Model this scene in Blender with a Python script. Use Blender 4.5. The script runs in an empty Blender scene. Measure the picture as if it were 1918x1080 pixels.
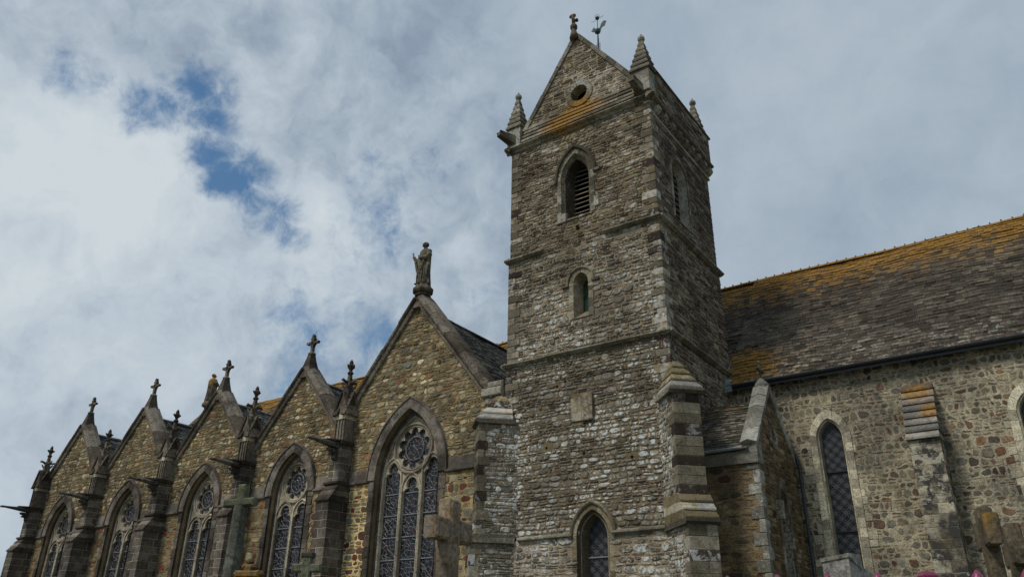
import bpy, math, random
from mathutils import Vector, Matrix
from mathutils.geometry import tessellate_polygon
R = math.radians
random.seed(7)
S = bpy.context.scene
col = S.collection

# ------------------------------------------------------------------ camera
yaw, pitch, roll, FPX = R(-35.461), R(25.202), R(0.868), 1465.4
cy, sy, cp, sp = math.cos(yaw), math.sin(yaw), math.cos(pitch), math.sin(pitch)
fw = Vector((sy*cp, cy*cp, sp)); rt = Vector((cy, -sy, 0)); up = rt.cross(fw)
r2 = rt*math.cos(roll) + up*math.sin(roll); u2 = -rt*math.sin(roll) + up*math.cos(roll)
cam = bpy.data.cameras.new('camera'); cam.sensor_width = 36; cam.lens = FPX*36/1918
cam.clip_start = 0.05; cam.clip_end = 6000
co = bpy.data.objects.new('camera', cam); col.objects.link(co)
mw = Matrix(((r2.x, u2.x, -fw.x, 0), (r2.y, u2.y, -fw.y, 0), (r2.z, u2.z, -fw.z, 1.6), (0, 0, 0, 1)))
co.matrix_world = mw
S.camera = co
S.view_settings.view_transform = 'Standard'; S.view_settings.look = 'None'
S.view_settings.exposure = 0.0; S.view_settings.gamma = 1.0

# ------------------------------------------------------------------ node helper
class NT:
    def __init__(s, nt): s.nt = nt; s.n = nt.nodes; s.l = nt.links
    def new(s, t, **kw):
        n = s.n.new(t)
        for k, v in kw.items(): setattr(n, k, v)
        return n
    def put(s, sock, v):
        if v is None: return
        if isinstance(v, bpy.types.NodeSocket): s.l.new(v, sock)
        else:
            try: sock.default_value = v
            except Exception: sock.default_value = tuple(v)+(1,) if len(v) == 3 else v
    def math(s, op, a, b=None, c=None, clamp=False):
        n = s.new('ShaderNodeMath', operation=op, use_clamp=clamp)
        s.put(n.inputs[0], a); s.put(n.inputs[1], b); s.put(n.inputs[2], c); return n.outputs[0]
    def vm(s, op, a, b=None):
        n = s.new('ShaderNodeVectorMath', operation=op); s.put(n.inputs[0], a); s.put(n.inputs[1], b)
        return n.outputs[1] if op in ('DISTANCE', 'LENGTH', 'DOT_PRODUCT') else n.outputs[0]
    def noise(s, vec, scale, detail=4, rough=0.6, dist=0.0, color=False):
        n = s.new('ShaderNodeTexNoise'); s.put(n.inputs['Vector'], vec); n.inputs['Scale'].default_value = scale
        n.inputs['Detail'].default_value = detail; n.inputs['Roughness'].default_value = rough
        n.inputs['Distortion'].default_value = dist
        return n.outputs[1] if color else n.outputs[0]
    def mr(s, v, a, b, c=0.0, d=1.0, smooth=True):
        n = s.new('ShaderNodeMapRange'); n.interpolation_type = 'SMOOTHSTEP' if smooth else 'LINEAR'
        s.put(n.inputs[0], v); n.inputs[1].default_value = a; n.inputs[2].default_value = b
        n.inputs[3].default_value = c; n.inputs[4].default_value = d; return n.outputs[0]
    def mix(s, f, a, b, blend='MIX'):
        n = s.new('ShaderNodeMix', data_type='RGBA', blend_type=blend)
        s.put(n.inputs[0], f); s.put(n.inputs[6], a); s.put(n.inputs[7], b); return n.outputs[2]
    def ramp(s, v, cols, interp='LINEAR'):
        n = s.new('ShaderNodeValToRGB'); cr = n.color_ramp; cr.interpolation = interp
        while len(cr.elements) < len(cols): cr.elements.new(0.5)
        for e, (p, c) in zip(cr.elements, cols): e.position = p; e.color = (*c, 1)
        s.put(n.inputs[0], v); return n.outputs[0]
    def sep(s, v):
        n = s.new('ShaderNodeSeparateXYZ'); s.put(n.inputs[0], v); return n.outputs

# ------------------------------------------------------------------ sky and clouds
W = bpy.data.worlds.new('World'); S.world = W; W.use_nodes = True
t = NT(W.node_tree); t.n.clear()
out = t.new('ShaderNodeOutputWorld'); bg = t.new('ShaderNodeBackground')
SUN_EL, SUN_AZ = R(52), R(-160)          # azimuth from +Y towards +X
sky = t.new('ShaderNodeTexSky'); sky.sky_type = 'NISHITA'; sky.sun_disc = False
sky.sun_elevation = SUN_EL; sky.sun_rotation = SUN_AZ; sky.air_density = 1.2; sky.ozone_density = 2.0
tc = t.new('ShaderNodeTexCoord'); D = t.vm('NORMALIZE', tc.outputs['Generated'])
warp = t.noise(D, 5.0, 5, 0.62, color=True)
wv = t.vm('SUBTRACT', warp, (0.5, 0.5, 0.5)); ws = t.new('ShaderNodeVectorMath', operation='SCALE')
t.l.new(wv, ws.inputs[0]); ws.inputs['Scale'].default_value = 0.13
DW = t.vm('ADD', D, ws.outputs[0])
def blobs(lst, vec, op='ADD'):
    acc = None
    for (d, r, w) in lst:
        dist = t.vm('DISTANCE', vec, d)
        m = t.mr(dist, 0.0, r, w, 0.0)
        acc = m if acc is None else t.math(op, acc, m)
    return acc
gap = blobs([((-.716, .372, .588), .075, 1.0), ((-.728, .402, .556), .075, .9), ((-.750, .352, .560), .07, .95),
             ((-.735, .432, .520), .075, 1.0), ((-.738, .460, .497), .062, 1.15), ((-.722, .468, .510), .08, .85),
             ((-.716, .512, .472), .08, .8), ((-.730, .488, .480), .065, .85), ((-.785, .262, .562), .07, .55), ((-.768, .30, .566), .06, .5),
             ((-.601, .588, .542), .12, .42), ((-.563, .603, .564), .08, .35), ((-.622, .612, .488), .13, .5),
             ((-.671, .644, .368), .10, .72), ((-.735, .582, .347), .13, .58), ((-.56, .70, .44), .12, .3)], DW, 'MAXIMUM')
n1 = t.noise(D, 30.0, 8, 0.68, 0.3); n1b = t.noise(D, 11.0, 6, 0.65, 0.5)
n2 = t.noise(D, 2.6, 5, 0.55, 0.6)
nn_ = t.math('ADD', t.math('MULTIPLY', n1, 2.3), t.math('MULTIPLY', n1b, 1.5))
blue = t.mr(t.math('ADD', t.math('MULTIPLY', gap, 1.55), t.math('SUBTRACT', 1.42, nn_)), -.2, 1.2, 0, .97)
blue = t.math('MULTIPLY', blue, t.mr(gap, 0.02, .25, 0, 1))
dens = t.math('SUBTRACT', 1.0, blue)
# thickness / brightness of the cloud deck
bright = blobs([((-.828, .37, .421), .30, .75), ((-.825, .292, .483), .26, .65), ((-.79, .46, .40), .24, .45),
                ((-.883, .34, .324), .30, .40), ((-.66, .583, .449), .22, .45), ((-.72, .58, .38), .25, .35), ((-.605, .48, .63), .25, .35)], DW)
n3 = t.noise(D, 7.0, 6, 0.55, 0.4)
b = t.math('ADD', t.math('MULTIPLY', bright, 0.55), t.math('MULTIPLY', t.math('SUBTRACT', n2, 0.5), 0.8))
n4 = t.noise(DW, 16.0, 7, 0.6, 0.3); n5 = t.noise(DW, 5.0, 6, 0.6, 0.2)
left = t.mr(t.sep(D)[0], -.35, -.6, .25, 1.0)
b = t.math('ADD', b, t.math('MULTIPLY', t.math('SUBTRACT', n3, 0.5), t.math('MULTIPLY', left, 1.3)))
b = t.math('ADD', b, t.math('MULTIPLY', t.math('SUBTRACT', n4, 0.5), t.math('MULTIPLY', left, 1.5)))
b = t.math('ADD', b, t.math('MULTIPLY', t.math('SUBTRACT', n5, 0.5), t.math('MULTIPLY', left, 0.9)))
b = t.math('SUBTRACT', b, t.math('MULTIPLY', gap, .12))
ccol = t.ramp(t.mr(b, -0.35, 0.95, 0, 1, False), [(0.0, (.25, .32, .41)), (0.28, (.37, .445, .525)), (0.55, (.48, .555, .625)), (1.0, (.61, .67, .71))])
skc = t.mix(1.0, sky.outputs[0], (0.056, 0.083, 0.096, 1), 'MULTIPLY')
hz = t.mr(t.sep(D)[2], -0.02, 0.25, 1.0, 0.0)
fin = t.mix(t.math('MAXIMUM', dens, hz), skc, ccol)
t.l.new(fin, bg.inputs[0]); bg.inputs[1].default_value = 1.0
t.l.new(bg.outputs[0], out.inputs[0])

sl = bpy.data.lights.new('sun', 'SUN'); sl.energy = 2.3; sl.angle = R(12); sl.color = (1, .95, .87)
so = bpy.data.objects.new('sun', sl); col.objects.link(so)
sd = Vector((math.sin(SUN_AZ)*math.cos(SUN_EL), math.cos(SUN_AZ)*math.cos(SUN_EL), math.sin(SUN_EL)))
so.rotation_euler = sd.to_track_quat('Z', 'Y').to_euler()
S.view_settings.exposure = 0.0

# ------------------------------------------------------------------ materials
def mat(name):
    m = bpy.data.materials.new(name); m.use_nodes = True
    T = NT(m.node_tree); b = T.n['Principled BSDF']; b.inputs['Roughness'].default_value = .9
    b.inputs['Specular IOR Level'].default_value = .2
    return m, T, b
def stone_mat(name, cols, white=0.0, wscale=7, wcol=(.50, .51, .48), dark=0.0, dcol=(.03, .028, .024), orange=(), oran_amt=0,
              bump=.6, fine=26, stain=.35, tint=None, rough=.9, zor=None, const=False, whitelow=None, streak=0, wth=0.0, dth=0.0, dsc=4.3, ivar=.42, wb=.2):
    m, T, b = mat(name)
    g = T.new('ShaderNodeNewGeometry'); P = g.outputs['Position']; rnd = g.outputs['Random Per Island']
    c = T.ramp(rnd, cols, 'CONSTANT' if const else 'LINEAR')
    r2_ = T.math('FRACT', T.math('MULTIPLY', rnd, 37.7))
    c = T.mix(1.0, c, T.ramp(r2_, [(0, (1-ivar,)*3), (1, (1+ivar*.9,)*3)]), 'MULTIPLY')
    nf = T.noise(P, fine, 7, .7); nm = T.noise(P, 3.1, 5, .6); nl = T.noise(P, .55, 4, .55)
    c = T.mix(1.0, c, T.ramp(nf, [(.32, (.35, .35, .35)), (.68, (1.65, 1.65, 1.65))]), 'MULTIPLY')
    c = T.mix(stain, c, T.ramp(nm, [(.32, (.42, .40, .38)), (.62, (1.35, 1.32, 1.25))]), 'MULTIPLY')
    c = T.mix(min(1, stain*1.5), c, T.ramp(nl, [(.38, (.55, .54, .53)), (.60, (1.35, 1.32, 1.24))]), 'MULTIPLY')
    if streak:
        sp_ = T.sep(P); cv = T.new('ShaderNodeCombineXYZ'); T.l.new(T.math('ADD', sp_[0], sp_[1]), cv.inputs[0]); T.l.new(T.math('MULTIPLY', sp_[2], .12), cv.inputs[2])
        ns = T.noise(cv.outputs[0], 3.0, 5, .6)
        c = T.mix(T.mr(ns, .5, .68, 0, streak), c, (.045, .042, .038, 1))
    if dark:
        nd = T.noise(P, dsc, 7, .68, .4); c = T.mix(T.mr(nd, .56+dth, .66+dth, 0, dark), c, dcol)
    if white:
        nw = T.noise(P, wscale, 6, .68, .3)
        wm = T.mr(T.math('ADD', nw, T.math('MULTIPLY', T.math('SUBTRACT', r2_, .5), wb)), .53+wth, .595+wth, 0, white)
        ng = T.mr(nl, .40, .56, .18, 1)
        wm = T.math('MULTIPLY', wm, ng)
        if whitelow: wm = T.math('MULTIPLY', wm, T.mr(T.sep(P)[2], whitelow[0], whitelow[1], 1, whitelow[2]))
        c = T.mix(wm, c, wcol)
    no = T.math('ADD', T.math('MULTIPLY', T.noise(P, 2.0, 6, .66, .4), .55), T.math('MULTIPLY', T.noise(P, 10, 6, .75, .2), .45))
    om = None
    for (cx, cy_, cz, rr, amt) in orange:
        d = T.vm('DISTANCE', P, (cx, cy_, cz)); k = T.mr(d, 0, rr, amt, 0)
        om = k if om is None else T.math('ADD', om, k)
    if zor:
        k = T.mr(T.sep(P)[2], zor[0], zor[1], 0, zor[2], False); om = k if om is None else T.math('ADD', om, k)
    if om is not None or oran_amt:
        v = T.math('ADD', no, om if om is not None else 0.0)
        v = T.math('ADD', v, T.math('MULTIPLY', T.math('SUBTRACT', r2_, .5), .14))
        if oran_amt: v = T.math('ADD', v, oran_amt)
        on = T.ramp(T.noise(P, 9, 5, .7), [(.3, (.13, .065, .012)), (.5, (.30, .15, .02)), (.72, (.42, .27, .07))])
        c = T.mix(T.mr(v, .70, .98, 0, .82), c, on)
    if tint: c = T.mix(1.0, c, (*tint, 1), 'MULTIPLY')
    T.l.new(c, b.inputs['Base Color']); b.inputs['Roughness'].default_value = rough
    bp = T.new('ShaderNodeBump'); bp.inputs['Strength'].default_value = bump; bp.inputs['Distance'].default_value = .03
    T.l.new(T.math('ADD', nf, T.math('MULTIPLY', nm, .8)), bp.inputs['Height']); T.l.new(bp.outputs[0], b.inputs['Normal'])
    return m
RUST = (.17, .085, .05)
tower_cols = [(0, (.12, .105, .078)), (.15, (.19, .165, .12)), (.3, (.235, .215, .17)), (.45, (.165, .155, .13)), (.58, (.27, .25, .205)), (.72, (.205, .175, .13)), (.85, (.28, .275, .25)), (.93, (.14, .09, .065)), (1, (.24, .23, .20))]
OR_T = [(-12.8, 22, 21.2, 1.9, .50), (-14, 22, 21.0, 1.2, .28), (-11.3, 22, 21.2, 1.1, .26), (-12.6, 22, 25.1, .7, .22), (-13.3, 22, 24.4, .6, .18), (-10.0, 22, 21.0, .6, .35), (-12.6, 22, 21.7, .8, .3), (-15.2, 22, 21.4, .5, .3)]
M = {}
M['tstone'] = stone_mat('tower_rubble_stone', tower_cols, white=.97, wscale=9, wcol=(.60, .63, .61), dark=.75, wth=-.015, wb=.14, ivar=.32, orange=OR_T, bump=.9, whitelow=(11, 18, .35))
M['tmortar'] = stone_mat('tower_mortar', [(0, (.22, .17, .105)), (1, (.26, .20, .125))], white=.4, wscale=12, dark=.4, orange=OR_T, bump=.5)
M['uppstone'] = stone_mat('tower_belfry_stone', [(0, (.10, .08, .055)), (.2, (.20, .16, .10)), (.4, (.28, .235, .165)), (.6, (.16, .14, .11)), (.8, (.30, .27, .21)), (.92, (.14, .085, .055)), (1, (.24, .22, .18))], white=.7, wscale=10, dark=.6, ivar=.3, orange=OR_T, bump=.9)
M['quoin'] = stone_mat('weathered_quoin', [(0, (.17, .145, .10)), (.25, (.20, .175, .13)), (.42, (.14, .125, .09)), (.60, (.05, .036, .028)), (.74, (.20, .165, .11)), (.88, (.055, .04, .03))], white=.45, wscale=4.5, wcol=(.62, .62, .6), dark=.35, bump=.5, const=True, orange=OR_T)
M['dressing'] = stone_mat('tower_dressing_stone', [(0, (.085, .072, .048)), (.35, (.16, .135, .09)), (.7, (.11, .10, .075)), (1, (.135, .115, .08))], white=.5, wscale=11, dark=.7, bump=.5, orange=OR_T)
M['bband'] = stone_mat('buttress_ashlar', [(0, (.17, .145, .10)), (.5, (.21, .185, .135)), (1, (.15, .13, .09))], white=.3, wscale=6, dark=.6, bump=.5)
M['bdark'] = stone_mat('black_brown_course', [(0, (.045, .034, .026)), (1, (.06, .045, .034))], white=.8, wscale=5, wcol=(.55, .55, .53), bump=.5, wth=.01)
M['dresspale'] = stone_mat('tan_dressed_stone', [(0, (.15, .125, .08)), (.5, (.22, .185, .12)), (1, (.18, .155, .11))], white=.3, dark=.5, bump=.4)
M['garg'] = stone_mat('blackened_spout_stone', [(0, (.04, .034, .028)), (1, (.055, .046, .038))], white=.2, bump=.4)
M['slabst'] = stone_mat('ochre_relief_slab', [(0, (.20, .16, .09)), (1, (.15, .12, .08))], white=.4, wscale=7, dark=.6, bump=.6, oran_amt=.12)
M['ledge'] = stone_mat('lichened_ledge_stone', [(0, (.135, .12, .09)), (1, (.18, .165, .125))], white=.5, dark=.7, bump=.8, orange=OR_T, wscale=7, wcol=(.42, .42, .38))
M['shadedside'] = stone_mat('tower_side_stone_shaded', [(0, (.075, .065, .05)), (.3, (.12, .105, .08)), (.6, (.165, .15, .12)), (.85, (.20, .175, .13)), (1, (.10, .06, .045))], white=.25, wscale=7, dark=.5, bump=1)  # darker copy of the tower stone; shade of the side faces put into colour
M['ashlar'] = stone_mat('dark_ashlar', [(0, (.075, .063, .052)), (.5, (.108, .091, .076)), (1, (.088, .08, .067))], white=.25, wscale=3.5, wcol=(.34, .33, .31), dark=.55, bump=.35, stain=.6)
M['ajoint'] = stone_mat('pale_joint', [(0, (.36, .33, .28)), (1, (.4, .37, .31))], dark=.3, bump=.2)
M['coping'] = stone_mat('coping_stone', [(0, (.075, .061, .048)), (1, (.10, .083, .066))], white=.45, wscale=9, wcol=(.30, .29, .25), dark=.6, bump=.4, stain=.7, orange=[(-20.1, 22, 14.6, 1.3, .12)])
M['tracery'] = stone_mat('pale_tracery_stone', [(0, (.34, .305, .245)), (1, (.39, .355, .285))], dark=.35, bump=.25, stain=.55)
M['upag'] = stone_mat('gable_rubble_stone', [(0, (.15, .115, .065)), (.18, (.24, .195, .11)), (.34, (.30, .255, .16)), (.48, (.20, .195, .14)), (.62, (.35, .295, .18)), (.76, (.21, .10, .055)), (.8, (.29, .20, .10)), (.88, (.42, .385, .28)), (.97, (.18, .19, .165))], dark=.4, bump=.8, const=True)
M['upmortar'] = stone_mat('gable_mortar', [(0, (.21, .16, .09)), (1, (.24, .185, .105))], dark=.3, bump=.6)
M['lowstone'] = stone_mat('lower_wall_stone', [(0, (.20, .14, .07)), (.2, (.17, .16, .12)), (.4, (.24, .20, .13)), (.56, (.16, .055, .035)), (.66, (.21, .19, .14)), (.82, (.10, .05, .035)), (.9, (.30, .26, .17)), (1, (.22, .12, .06))], dark=.35, bump=.5, const=True)
M['yellow'] = stone_mat('yellow_mortar', [(0, (.44, .345, .17)), (1, (.48, .375, .19))], dark=.35, bump=.35, stain=.4)
M['tanmortar'] = stone_mat('tan_mortar', [(0, (.25, .185, .09)), (1, (.29, .215, .11))], dark=.45, bump=.4, stain=.5)
M['navestone'] = stone_mat('nave_rubble_stone', [(0, (.15, .135, .10)), (.18, (.20, .175, .125)), (.36, (.125, .12, .10)), (.5, (.24, .205, .145)), (.64, (.15, .10, .07)), (.76, (.19, .185, .155)), (.88, (.09, .07, .06)), (.92, (.19, .105, .06)), (.95, (.23, .215, .165))], dark=.4, bump=.6, const=True, stain=.5, streak=.35)
M['navemortar'] = stone_mat('nave_mortar', [(0, (.31, .28, .205)), (1, (.34, .305, .23))], dark=.45, bump=.35, dcol=(.13, .12, .095), stain=.5)
M['lime'] = stone_mat('pale_limestone', [(0, (.46, .43, .33)), (.5, (.38, .35, .27)), (1, (.50, .47, .37))], dark=.4, dcol=(.16, .14, .10), bump=.25, stain=.4)
M['nbut'] = stone_mat('stained_buttress_stone', [(0, (.26, .24, .19)), (.5, (.20, .185, .15)), (1, (.34, .31, .22))], white=.75, wscale=4.5, wcol=(.50, .47, .37), dark=.97, dcol=(.05, .048, .044), bump=.7, stain=.9, dth=-.10, dsc=2.4)
M['butcap'] = stone_mat('lichened_cap_slab', [(0, (.20, .19, .17)), (.5, (.16, .155, .145)), (1, (.24, .23, .21))], white=.5, wscale=7, wcol=(.42, .41, .38), dark=.5, bump=.4, oran_amt=.19, orange=[(-3.3, 26.9, 9.5, .8, .3), (-2.95, 26.5, 8.7, .6, .3)])
M['capdark'] = stone_mat('buttress_cap_stone', [(0, (.20, .165, .09)), (.3, (.25, .215, .13)), (.5, (.05, .035, .03)), (.65, (.36, .35, .32)), (.85, (.26, .21, .12)), (1, (.10, .08, .07))], white=.55, wscale=4, wcol=(.62, .62, .6), dark=.4, bump=.4, const=True)
M['slate'] = stone_mat('nave_roof_slate', [(0, (.042, .034, .026)), (.4, (.085, .069, .052)), (.7, (.06, .048, .038)), (1, (.105, .085, .064))], white=.6, wscale=5, wcol=(.36, .35, .30), dark=.75, dsc=1.3, dcol=(.045, .04, .035), ivar=.38, wb=.12, bump=.6, orange=[(-9.0, 27.5, 11.3, 2.8, .5), (-6.5, 27.5, 11.5, 2.0, .15), (-8.9, 24.2, 8.9, .9, .25)], zor=(13.2, 17.2, .52), whitelow=(10.6, 13.4, .12))
M['sedge'] = stone_mat('crusted_lit_slate_edge', [(0, (.30, .285, .24)), (1, (.50, .48, .42))], white=.7, wscale=5, dark=.85, dsc=1.6, dth=-.05, bump=.3, ivar=.3, orange=[(-9.0, 27.5, 11.3, 2.8, .5)], zor=(13.2, 17.2, .52), whitelow=(10.6, 13.4, .1))  # lichen crust, with the light caught by slate edges painted in as well
M['sedge2'] = stone_mat('pale_slate_edge', [(0, (.14, .15, .14)), (1, (.27, .28, .26))], white=.6, wscale=8, dark=.6, bump=.3, ivar=.3)
M['slate2'] = stone_mat('chapel_roof_slate', [(0, (.035, .04, .042)), (.5, (.075, .08, .08)), (1, (.13, .135, .13))], white=.5, wscale=9, wcol=(.27, .29, .27), dark=.3, bump=.6)
M['slate3'] = stone_mat('porch_roof_slate', [(0, (.05, .045, .04)), (.5, (.12, .105, .08)), (1, (.18, .16, .12))], white=.6, wscale=7, wcol=(.4, .39, .32), dark=.8, bump=.7, orange=[(-9.0, 24.6, 9.1, 1.1, .36), (-8.0, 24.6, 9.0, .9, .22)])
M['porchst'] = stone_mat('porch_rubble_stone', [(0, (.15, .11, .065)), (.3, (.20, .155, .095)), (.5, (.12, .095, .07)), (.7, (.23, .185, .12)), (.9, (.13, .065, .045)), (1, (.17, .16, .13))], dark=.45, bump=.7, const=True)
M['porchco'] = stone_mat('porch_coping_stone', [(0, (.17, .165, .14)), (1, (.22, .215, .185))], white=.6, wscale=6, dark=.7, bump=.6)
M['granite'] = stone_mat('lichened_granite', [(0, (.11, .08, .052)), (1, (.12, .088, .056))], white=.15, wscale=8, dark=.5, bump=.5, oran_amt=.10, stain=.6)
M['greengran'] = stone_mat('green_grey_granite', [(0, (.052, .054, .040)), (1, (.06, .062, .045))], white=.35, wscale=10, dth=-.04, dark=.95, dcol=(.045, .05, .04), bump=.4)
M['moss'] = stone_mat('mossy_stone', [(0, (.055, .06, .035)), (1, (.07, .075, .045))], white=.3, wscale=6, wcol=(.25, .26, .2), bump=.6)
M['orangest'] = stone_mat('orange_lichened_stone', [(0, (.10, .08, .05)), (1, (.12, .09, .055))], dark=.8, bump=.6, oran_amt=.30)
M['brownst'] = stone_mat('brown_weathered_stone', [(0, (.10, .08, .055)), (1, (.12, .10, .07))], dark=.6, bump=.5, stain=.6, orange=[(-.85, 9.1, 2.95, .40, .42)])
M['greyst'] = stone_mat('grey_granite_stele', [(0, (.13, .125, .115)), (1, (.15, .14, .13))], dark=.5, dcol=(.08, .075, .07), bump=.8, white=.3, wscale=14)
M['statue'] = stone_mat('statue_stone', [(0, (.10, .095, .075)), (1, (.11, .10, .08))], dark=.6, bump=.4, stain=.8, wscale=6, white=.3, wcol=(.25, .23, .15), orange=[(-20.1, 21.8, 17.1, .55, .16), (-49.5, 32, 19.7, 1.2, .62)])
def plain(name, c, rough=.5, metal=0.0, spec=.5, nscale=12, amt=.4, bump=.1):
    m, T, b = mat(name); g = T.new('ShaderNodeNewGeometry')
    n = T.noise(g.outputs['Position'], nscale, 5, .65)
    cc = T.mix(1.0, (*c, 1), T.ramp(n, [(.3, (1-amt,)*3), (.7, (1+amt,)*3)]), 'MULTIPLY')
    T.l.new(cc, b.inputs['Base Color']); b.inputs['Roughness'].default_value = rough; b.inputs['Metallic'].default_value = metal
    b.inputs['Specular IOR Level'].default_value = spec
    bp = T.new('ShaderNodeBump'); bp.inputs['Strength'].default_value = bump; bp.inputs['Distance'].default_value = .01
    T.l.new(n, bp.inputs['Height']); T.l.new(bp.outputs[0], b.inputs['Normal'])
    return m
M['zinc'] = plain('dark_zinc', (.045, .052, .058), .45, .3)
M['lead'] = plain('pale_lead', (.22, .25, .25), .6, .1)
M['louvre'] = plain('louvre_slate', (.22, .20, .17), .8, 0, .2)
M['louvreo'] = plain('louvre_lichened', (.33, .28, .18), .8, 0, .2)
M['black'] = plain('painted_dark_interior', (.006, .006, .006), .9, 0, .1)  # near-black sheets behind openings; darkness inside is painted, not shaded
M['bars'] = plain('glazing_bar', (.19, .20, .22), .6, .2)
M['copper'] = plain('verdigris_copper', (.055, .085, .085), .6, .4)
M['iron'] = plain('dark_iron', (.03, .03, .032), .6, .5)
M['magenta'] = plain('magenta_paint', (.19, .022, .07), .4, 0, .5, 30, .12)
M['polish'] = plain('polished_black_granite', (.02, .022, .028), .12, 0, .6, 60, .3)
M['green'] = plain('green_glass', (.03, .075, .055), .15, 0, .6, 4, .6)
def glass_mat(name, kind):
    m, T, b = mat(name); g = T.new('ShaderNodeNewGeometry'); P = T.sep(g.outputs['Position'])
    cv = T.new('ShaderNodeCombineXYZ'); T.l.new(T.math('ADD', P[0], P[1]), cv.inputs[0]); T.l.new(P[2], cv.inputs[1])
    if kind == 'pattern':   # regular leaded lattice of overlapping circles
        u = T.math('MULTIPLY', P[0], 1/0.34); v = T.math('MULTIPLY', P[2], 1/0.34)
        def circ(ou, ov, r):
            fu = T.math('SUBTRACT', T.math('FRACT', T.math('ADD', u, ou)), .5); fv = T.math('SUBTRACT', T.math('FRACT', T.math('ADD', v, ov)), .5)
            rr = T.math('SQRT', T.math('ADD', T.math('MULTIPLY', fu, fu), T.math('MULTIPLY', fv, fv)))
            return T.math('ABSOLUTE', T.math('SUBTRACT', rr, r))
        dd = T.math('MINIMUM', circ(0, 0, .47), circ(.5, .5, .47)); dd = T.math('MINIMUM', dd, circ(.5, 0, .18)); dd = T.math('MINIMUM', dd, circ(0, .5, .18)); ed = T.math('MULTIPLY', dd, .2)
        cell = T.noise(cv.outputs[0], 9, 2)
        w0, w1 = .003, .009
    else:
        vo = T.new('ShaderNodeTexVoronoi', feature='DISTANCE_TO_EDGE'); vo.inputs['Scale'].default_value = 6.0
        T.l.new(cv.outputs[0], vo.inputs['Vector']); ed = T.math('MULTIPLY', vo.outputs[0], .15)
        vc = T.new('ShaderNodeTexVoronoi'); vc.inputs['Scale'].default_value = 6.0; T.l.new(cv.outputs[0], vc.inputs['Vector'])
        cell = T.sep(vc.outputs['Color'])[0]; w0, w1 = .003, .011
    gc = T.ramp(cell, [(0, (.008, .009, .013)), (.4, (.018, .020, .027)), (.7, (.010, .010, .012)), (.9, (.035, .037, .045)), (1, (.045, .014, .018))])
    lead = T.mr(ed, w0, w1, 1, 0)
    c = T.mix(T.math('MULTIPLY', lead, .8), gc, (.15, .15, .15, 1) if kind == 'fine' else (.085, .088, .092, 1)); T.l.new(c, b.inputs['Base Color'])
    b.inputs['Roughness'].default_value = .3; b.inputs['Specular IOR Level'].default_value = .3
    bp = T.new('ShaderNodeBump'); bp.inputs['Strength'].default_value = .6; bp.inputs['Distance'].default_value = .02
    T.l.new(T.math('ADD', T.math('MULTIPLY', lead, .6), cell), bp.inputs['Height']); T.l.new(bp.outputs[0], b.inputs['Normal'])
    return m
M['glass'] = glass_mat('leaded_glass', 'fine'); M['glassp'] = glass_mat('lattice_glass', 'pattern')
def ground_mat():
    m, T, b = mat('grass_and_gravel'); g = T.new('ShaderNodeNewGeometry'); P = g.outputs['Position']
    a = T.noise(P, 1.2, 6, .65); f = T.noise(P, 30, 5, .7)
    c = T.mix(T.mr(a, .45, .56), (.045, .065, .02, 1), (.22, .20, .165, 1))
    c = T.mix(1.0, c, T.ramp(f, [(.3, (.5, .5, .5)), (.7, (1.4, 1.4, 1.4))]), 'MULTIPLY'); T.l.new(c, b.inputs['Base Color'])
    bp = T.new('ShaderNodeBump'); bp.inputs['Strength'].default_value = .6; T.l.new(f, bp.inputs['Height']); T.l.new(bp.outputs[0], b.inputs['Normal'])
    return m
M['ground'] = ground_mat()

# ------------------------------------------------------------------ mesh helpers
class MB:
    def __init__(s): s.v = []; s.f = []; s.m = []
    def add(s, vs, fs, mi=0):
        o = len(s.v); s.v.extend([tuple(p) for p in vs])
        for f in fs: s.f.append([i+o for i in f]); s.m.append(mi)
def build(name, mb, mats, parent=None, loc=(0, 0, 0), smooth=False):
    me = bpy.data.meshes.new(name); L = Vector(loc)
    me.from_pydata([(p[0]-L.x, p[1]-L.y, p[2]-L.z) for p in mb.v], [], mb.f)
    for k in mats: me.materials.append(M[k])
    me.polygons.foreach_set('material_index', mb.m)
    if smooth: me.polygons.foreach_set('use_smooth', [True]*len(me.polygons))
    me.update()
    o = bpy.data.objects.new(name, me); col.objects.link(o); place(o, parent, L); return o
def wloc(o):
    v = Vector((0, 0, 0))
    while o is not None: v = v + o.location; o = o.parent
    return v
def place(o, parent, L):
    if parent is not None: o.parent = parent; o.location = Vector(L) - wloc(parent)
    else: o.location = L
def thing(name, label, cat, loc, group=None):
    o = bpy.data.objects.new(name, None); col.objects.link(o); o.location = loc; o.empty_display_size = .3
    o['label'] = label; o['category'] = cat
    if group: o['group'] = group
    return o
def dup(o, delta, parent):
    c = o.copy(); col.objects.link(c); c.parent = parent
    c.location = o.location + Vector(delta) if delta is not None else o.location
    for ch in [x for x in o.children]:
        dup(ch, None, c)
    return c
class F:
    def __init__(s, o, U, V, N): s.o = Vector(o); s.U = Vector(U); s.V = Vector(V); s.N = Vector(N)
    def __call__(s, u, v, n=0): return s.o + s.U*u + s.V*v + s.N*n
FY = lambda y: F((0, y, 0), (1, 0, 0), (0, 0, 1), (0, -1, 0))      # front-facing wall plane
FX = lambda x: F((x, 0, 0), (0, 1, 0), (0, 0, 1), (1, 0, 0))       # wall plane facing +X
FXn = lambda x: F((x, 0, 0), (0, -1, 0), (0, 0, 1), (-1, 0, 0))
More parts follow.
